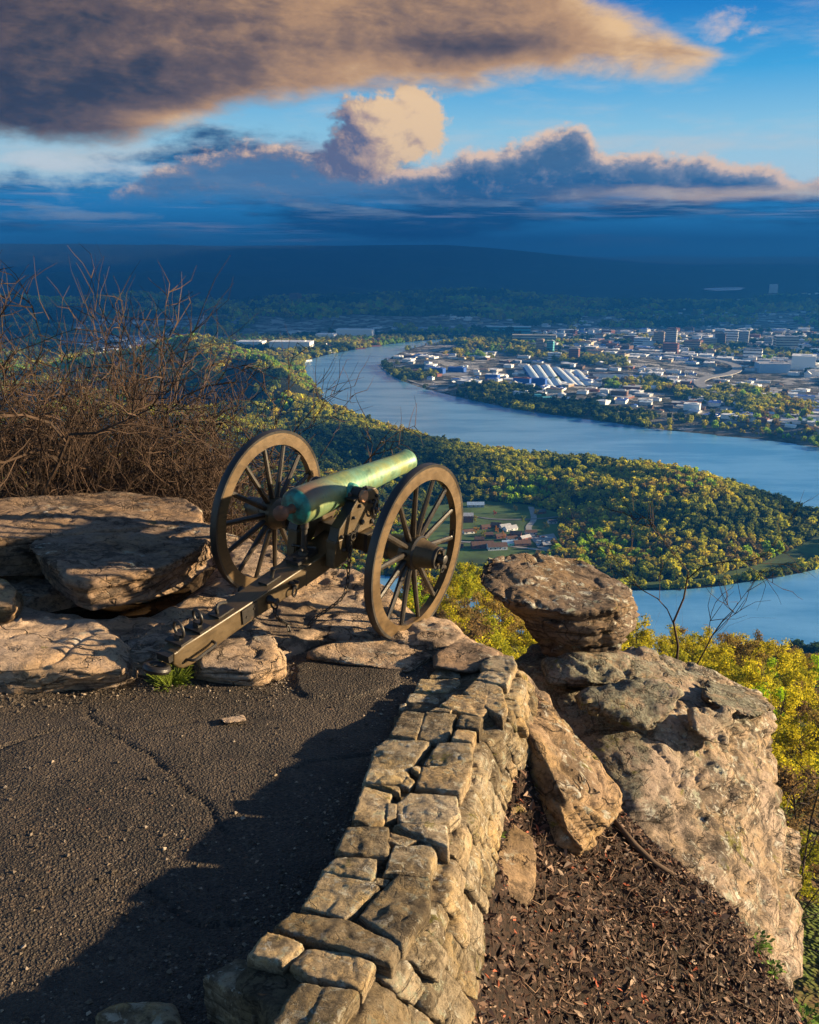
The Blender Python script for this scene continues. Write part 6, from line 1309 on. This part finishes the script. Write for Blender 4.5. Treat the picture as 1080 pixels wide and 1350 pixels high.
barge(492, 456.5, 90, 16, 0.35, 'brick', 'red barge moored at the far end of the river bend'); barge(474, 460, 60, 14, 0.3, 'brick', 'shorter red barge moored beside the long red one'); barge(437, 465, 40, 12, 0.4, 'white', 'white towboat moored on the left river bank', 'towboat')
barge(404, 476, 60, 12, 0.9, 'white', 'white barge at the dock where the river meets the lit ridge')
p = fl(714, 532); r = empty('dock_crane', (p[0], p[1], ZF)); tag(r, 'teal gantry dock on legs at the river edge below the sheds', 'crane')
for k in range(4):
    mb = MB(); box(mb, ((-28 if k % 2 else 28), (-8 if k < 2 else 8), 8), (3, 3, 18)); obj('leg', mb.mesh('leg', CM['teal']), r)
mb = MB(); box(mb, (0, 0, 18), (64, 22, 4)); box(mb, (-12, 0, 24), (20, 14, 8)); obj('deck', mb.mesh('deck', CM['teal']), r)
mb = MB(); box(mb, (0, 0, 0.8), (80, 34, 2.2)); obj('pontoon', mb.mesh('pontoon', CM['paleblue']), r)
# parked cars: too small for parts
carm = MB(); carm.add([(-2.2, -.9, .3), (2.2, -.9, .3), (2.2, .9, .3), (-2.2, .9, .3), (-2.2, -.9, .9), (2.2, -.9, .9), (2.2, .9, .9), (-2.2, .9, .9), (-1.2, -.75, 1.5), (1.0, -.75, 1.5), (1.0, .75, 1.5), (-1.2, .75, 1.5)], [[0, 1, 5, 4], [1, 2, 6, 5], [2, 3, 7, 6], [3, 0, 4, 7], [4, 5, 9, 8], [5, 6, 10, 9], [6, 7, 11, 10], [7, 4, 8, 11], [8, 9, 10, 11]])
cmesh = {k: MB() for k in ('white', 'dark', 'brick', 'paleblue')}
for k in cmesh: cmesh[k].add(carm.V[0], carm.F); cmesh[k] = cmesh[k].mesh('parked_car', CM[k])
rng = np.random.default_rng(4)
for i in range(30):
    k = ['white', 'dark', 'brick', 'paleblue'][rng.integers(0, 4)]; row = i % 3; px = 708 + (i // 3) * 2.3; py = 708.5 + row * 5.5 + (px - 708) * 0.10; p = fl(px, py)
    o = obj('parked_car', cmesh[k]); o.location = (p[0], p[1], ZF + 1.25); o.rotation_euler = (0, 0, 1.2); tag(o, {'white': 'white', 'dark': 'dark', 'brick': 'red', 'paleblue': 'pale blue'}[k] + ' car in the car park by the village', 'car', 'cars parked by the village')
for i in range(60):
    k = ['white', 'white', 'paleblue', 'dark'][rng.integers(0, 4)]; px = 545 + (i % 15) * 4.6 + rng.uniform(-.6, .6); py = 478.5 + (i // 15) * 3.4 + rng.uniform(-.3, .3); p = fl(px, py); o = obj('parked_truck', cmesh[k]); o.scale = (3.2, 2.4, 2.2); o.location = (p[0], p[1], ZF + 1.2); o.rotation_euler = (0, 0, 0.5)
    tag(o, {'white': 'white', 'dark': 'dark', 'paleblue': 'pale blue'}[k] + ' truck in the big car park near the river bend', 'truck', 'trucks in the river bend yard')
# the village in the valley
HL = []
def house(px, py, L, W, H, rot, wm, rm, label, windows=True, name='house'):
    p = fl(px, py); r = empty(name, (p[0], p[1], ZF + 0.3)); r.rotation_euler = (0, 0, rot); tag(r, label, 'house')
    mb = MB(); mb.add([(-L / 2, -W / 2, 0), (L / 2, -W / 2, 0), (L / 2, W / 2, 0), (-L / 2, W / 2, 0), (-L / 2, -W / 2, H), (L / 2, -W / 2, H), (L / 2, W / 2, H), (-L / 2, W / 2, H), (-L / 2, 0, H + W * .3), (L / 2, 0, H + W * .3)], [[0, 1, 5, 4], [1, 2, 6, 9, 5], [2, 3, 7, 6], [3, 0, 4, 8, 7]]); obj('wall', mb.mesh('wall', CM[wm]), r)
    mb = MB(); e = W * .58; zr = H + W * .3 + .3; mb.add([(-L * .52, -e, H - .5), (L * .52, -e, H - .5), (L * .52, 0, zr), (-L * .52, 0, zr), (-L * .52, e, H - .5), (L * .52, e, H - .5)], [[0, 1, 2, 3], [3, 2, 5, 4]]); obj('roof', mb.mesh('roof', CM[rm]), r)
    if windows:
        for k in range(max(2, int(L / 7))): mb = MB(); box(mb, (-L / 2 + (k + .5) * L / max(2, int(L / 7)), -W / 2, H * .5), (2.2, .3, 1.8)); obj('window', mb.mesh('window', glass), r)
house(636, 722, 34, 14, 6, 0.15, 'brick', 'brown', 'long brick hall with brown roof nearest the boulder, left wing'); house(655, 724, 30, 14, 6, 0.15, 'white', 'brown', 'long hall with white front and brown roof beside the brick one'); house(672, 719, 24, 11, 5, 0.1, 'teal', 'paleblue', 'small turquoise house beside the white fronted hall'); house(688, 719, 26, 12, 5, 0.2, 'brown', 'brown', 'brown house right of the turquoise one')
house(616, 688, 20, 12, 12, 0.0, 'brick', 'grey', 'tall brick house with white trim by the wheel rim'); house(627, 668, 30, 12, 5, 0.0, 'grey', 'paleblue', 'grey shed at the far edge of the village'); house(673, 699, 22, 11, 4.5, 0.5, 'white', 'grey', 'pale house with grey roof on the lawn edge'); house(680, 706, 18, 10, 4.5, -0.2, 'brick', 'brown', 'brick house with brown roof in mid village')
for i, (px, py, ro, wm, rm, lab) in enumerate([(640, 697, .3, 'brick', 'brown', 'brown roofed house behind the orange trees'), (654, 694, -.2, 'brown', 'brown', 'dark brown house behind the orange trees'), (666, 696, .4, 'grey', 'grey', 'grey house among brown roofs in the village'), (644, 707, .1, 'brown', 'brown', 'brown house left of the orange tree pair'), (675, 712, .2, 'white', 'brown', 'white house with brown roof above the turquoise one'), (692, 711, .6, 'brick', 'grey', 'brick house with grey roof by the village road'), (604, 722, .1, 'brick', 'brown', 'brick house seen through the wheel, lower'), (590, 716, -.1, 'brown', 'brown', 'brown house seen through the wheel, further left'), (618, 703, .3, 'white', 'brown', 'white house beside the wheel rim'), (728, 690, .3, 'grey', 'dark', 'dark roofed house at the right edge of the village lawn'), (722, 720, .2, 'brown', 'grey', 'brown house beside the car park'), (712, 677, .4, 'brick', 'dark', 'brick house at the far road bend'), (632, 713, .0, 'brown', 'brown', 'small brown house close to the brick hall'), (660, 709, .3, 'brick', 'brown', 'small brick house between the orange trees'), (700, 704, .1, 'grey', 'brown', 'grey walled house by the pale road')]): house(px, py, 15 + (i % 3) * 2, 9, 4, ro, wm, rm, lab)
# ================================================================ CLOUDS OUT OF VIEW (added towards the sun to shade the far valley)
def clouds():
    rng = np.random.default_rng(3); H = 2500.0; off = H / math.tan(SUN_EL); sx, sy = math.sin(SUN_AZ), math.cos(SUN_AZ); mb = MB()
    bm = bmesh.new(); bmesh.ops.create_icosphere(bm, subdivisions=4, radius=1); S = np.array([v.co[:] for v in bm.verts]); Fs = [[v.index for v in f.verts] for f in bm.faces]; bm.free()
    spots = []
    for gy in np.arange(6500, 19500, 1250):
        for gx in np.arange(-0.56 * gy, 0.58 * gy, 1350): spots.append((gx + rng.normal(0, 200), gy + rng.normal(0, 200), 1150, 1))
    spots += [(-1500, 4650, 520, 0), (300, 5200, 380, 0), (2000, 4300, 330, 0), (-700, 5200, 420, 0), (1500, 5700, 300, 0)]
    for gx, gy, r, big in spots:
        c = np.array([gx + sx * off, gy + sy * off, ZF + H + rng.normal(0, 60)])
        if c[0] < 0.62 * c[1]: continue
        V = S * np.array([r, r, r * 0.32]); n = fbm(S * 2.2 + rng.random(3) * 50, 4, 5); V = V * (1 + 0.45 * n)[:, None]; mb.add(V + c, Fs)
    m, T, b = material('shade_cloud_white'); b.inputs['Base Color'].default_value = (0.8, 0.8, 0.8, 1); b.inputs['Roughness'].default_value = 1
    tag(obj('clouds', mb.mesh('clouds', m, True)), 'unseen bank of white clouds added toward the sun to shade the far valley', 'clouds', kind='stuff')
clouds()
# ================================================================ THE AIR
def haze_box():
    x0, x1, y0, y1, z0, z1 = -52000, 52000, -600, 61500, -470, 330
    V = [(x, y, z) for z in (z0, z1) for y in (y0, y1) for x in (x0, x1)]
    Fc = [(0, 2, 3, 1), (4, 5, 7, 6), (0, 1, 5, 4), (2, 6, 7, 3), (0, 4, 6, 2), (1, 3, 7, 5)]
    m = bpy.data.materials.new('valley_haze'); m.use_nodes = True; m.node_tree.nodes.clear(); T = NT(m.node_tree)
    pv = T.node('ShaderNodeVolumePrincipled'); pv.inputs['Color'].default_value = (0.012, 0.125, 0.43, 1); pv.inputs['Density'].default_value = 9.5e-5
    pv.inputs['Anisotropy'].default_value = 0.2
    o = T.node('ShaderNodeOutputMaterial'); T.l.new(pv.outputs[0], o.inputs['Volume'])
    tag(obj('haze', mesh_np('haze', V, Fc, m)), 'thin blue evening haze over the valley', 'haze', kind='stuff')
haze_box()
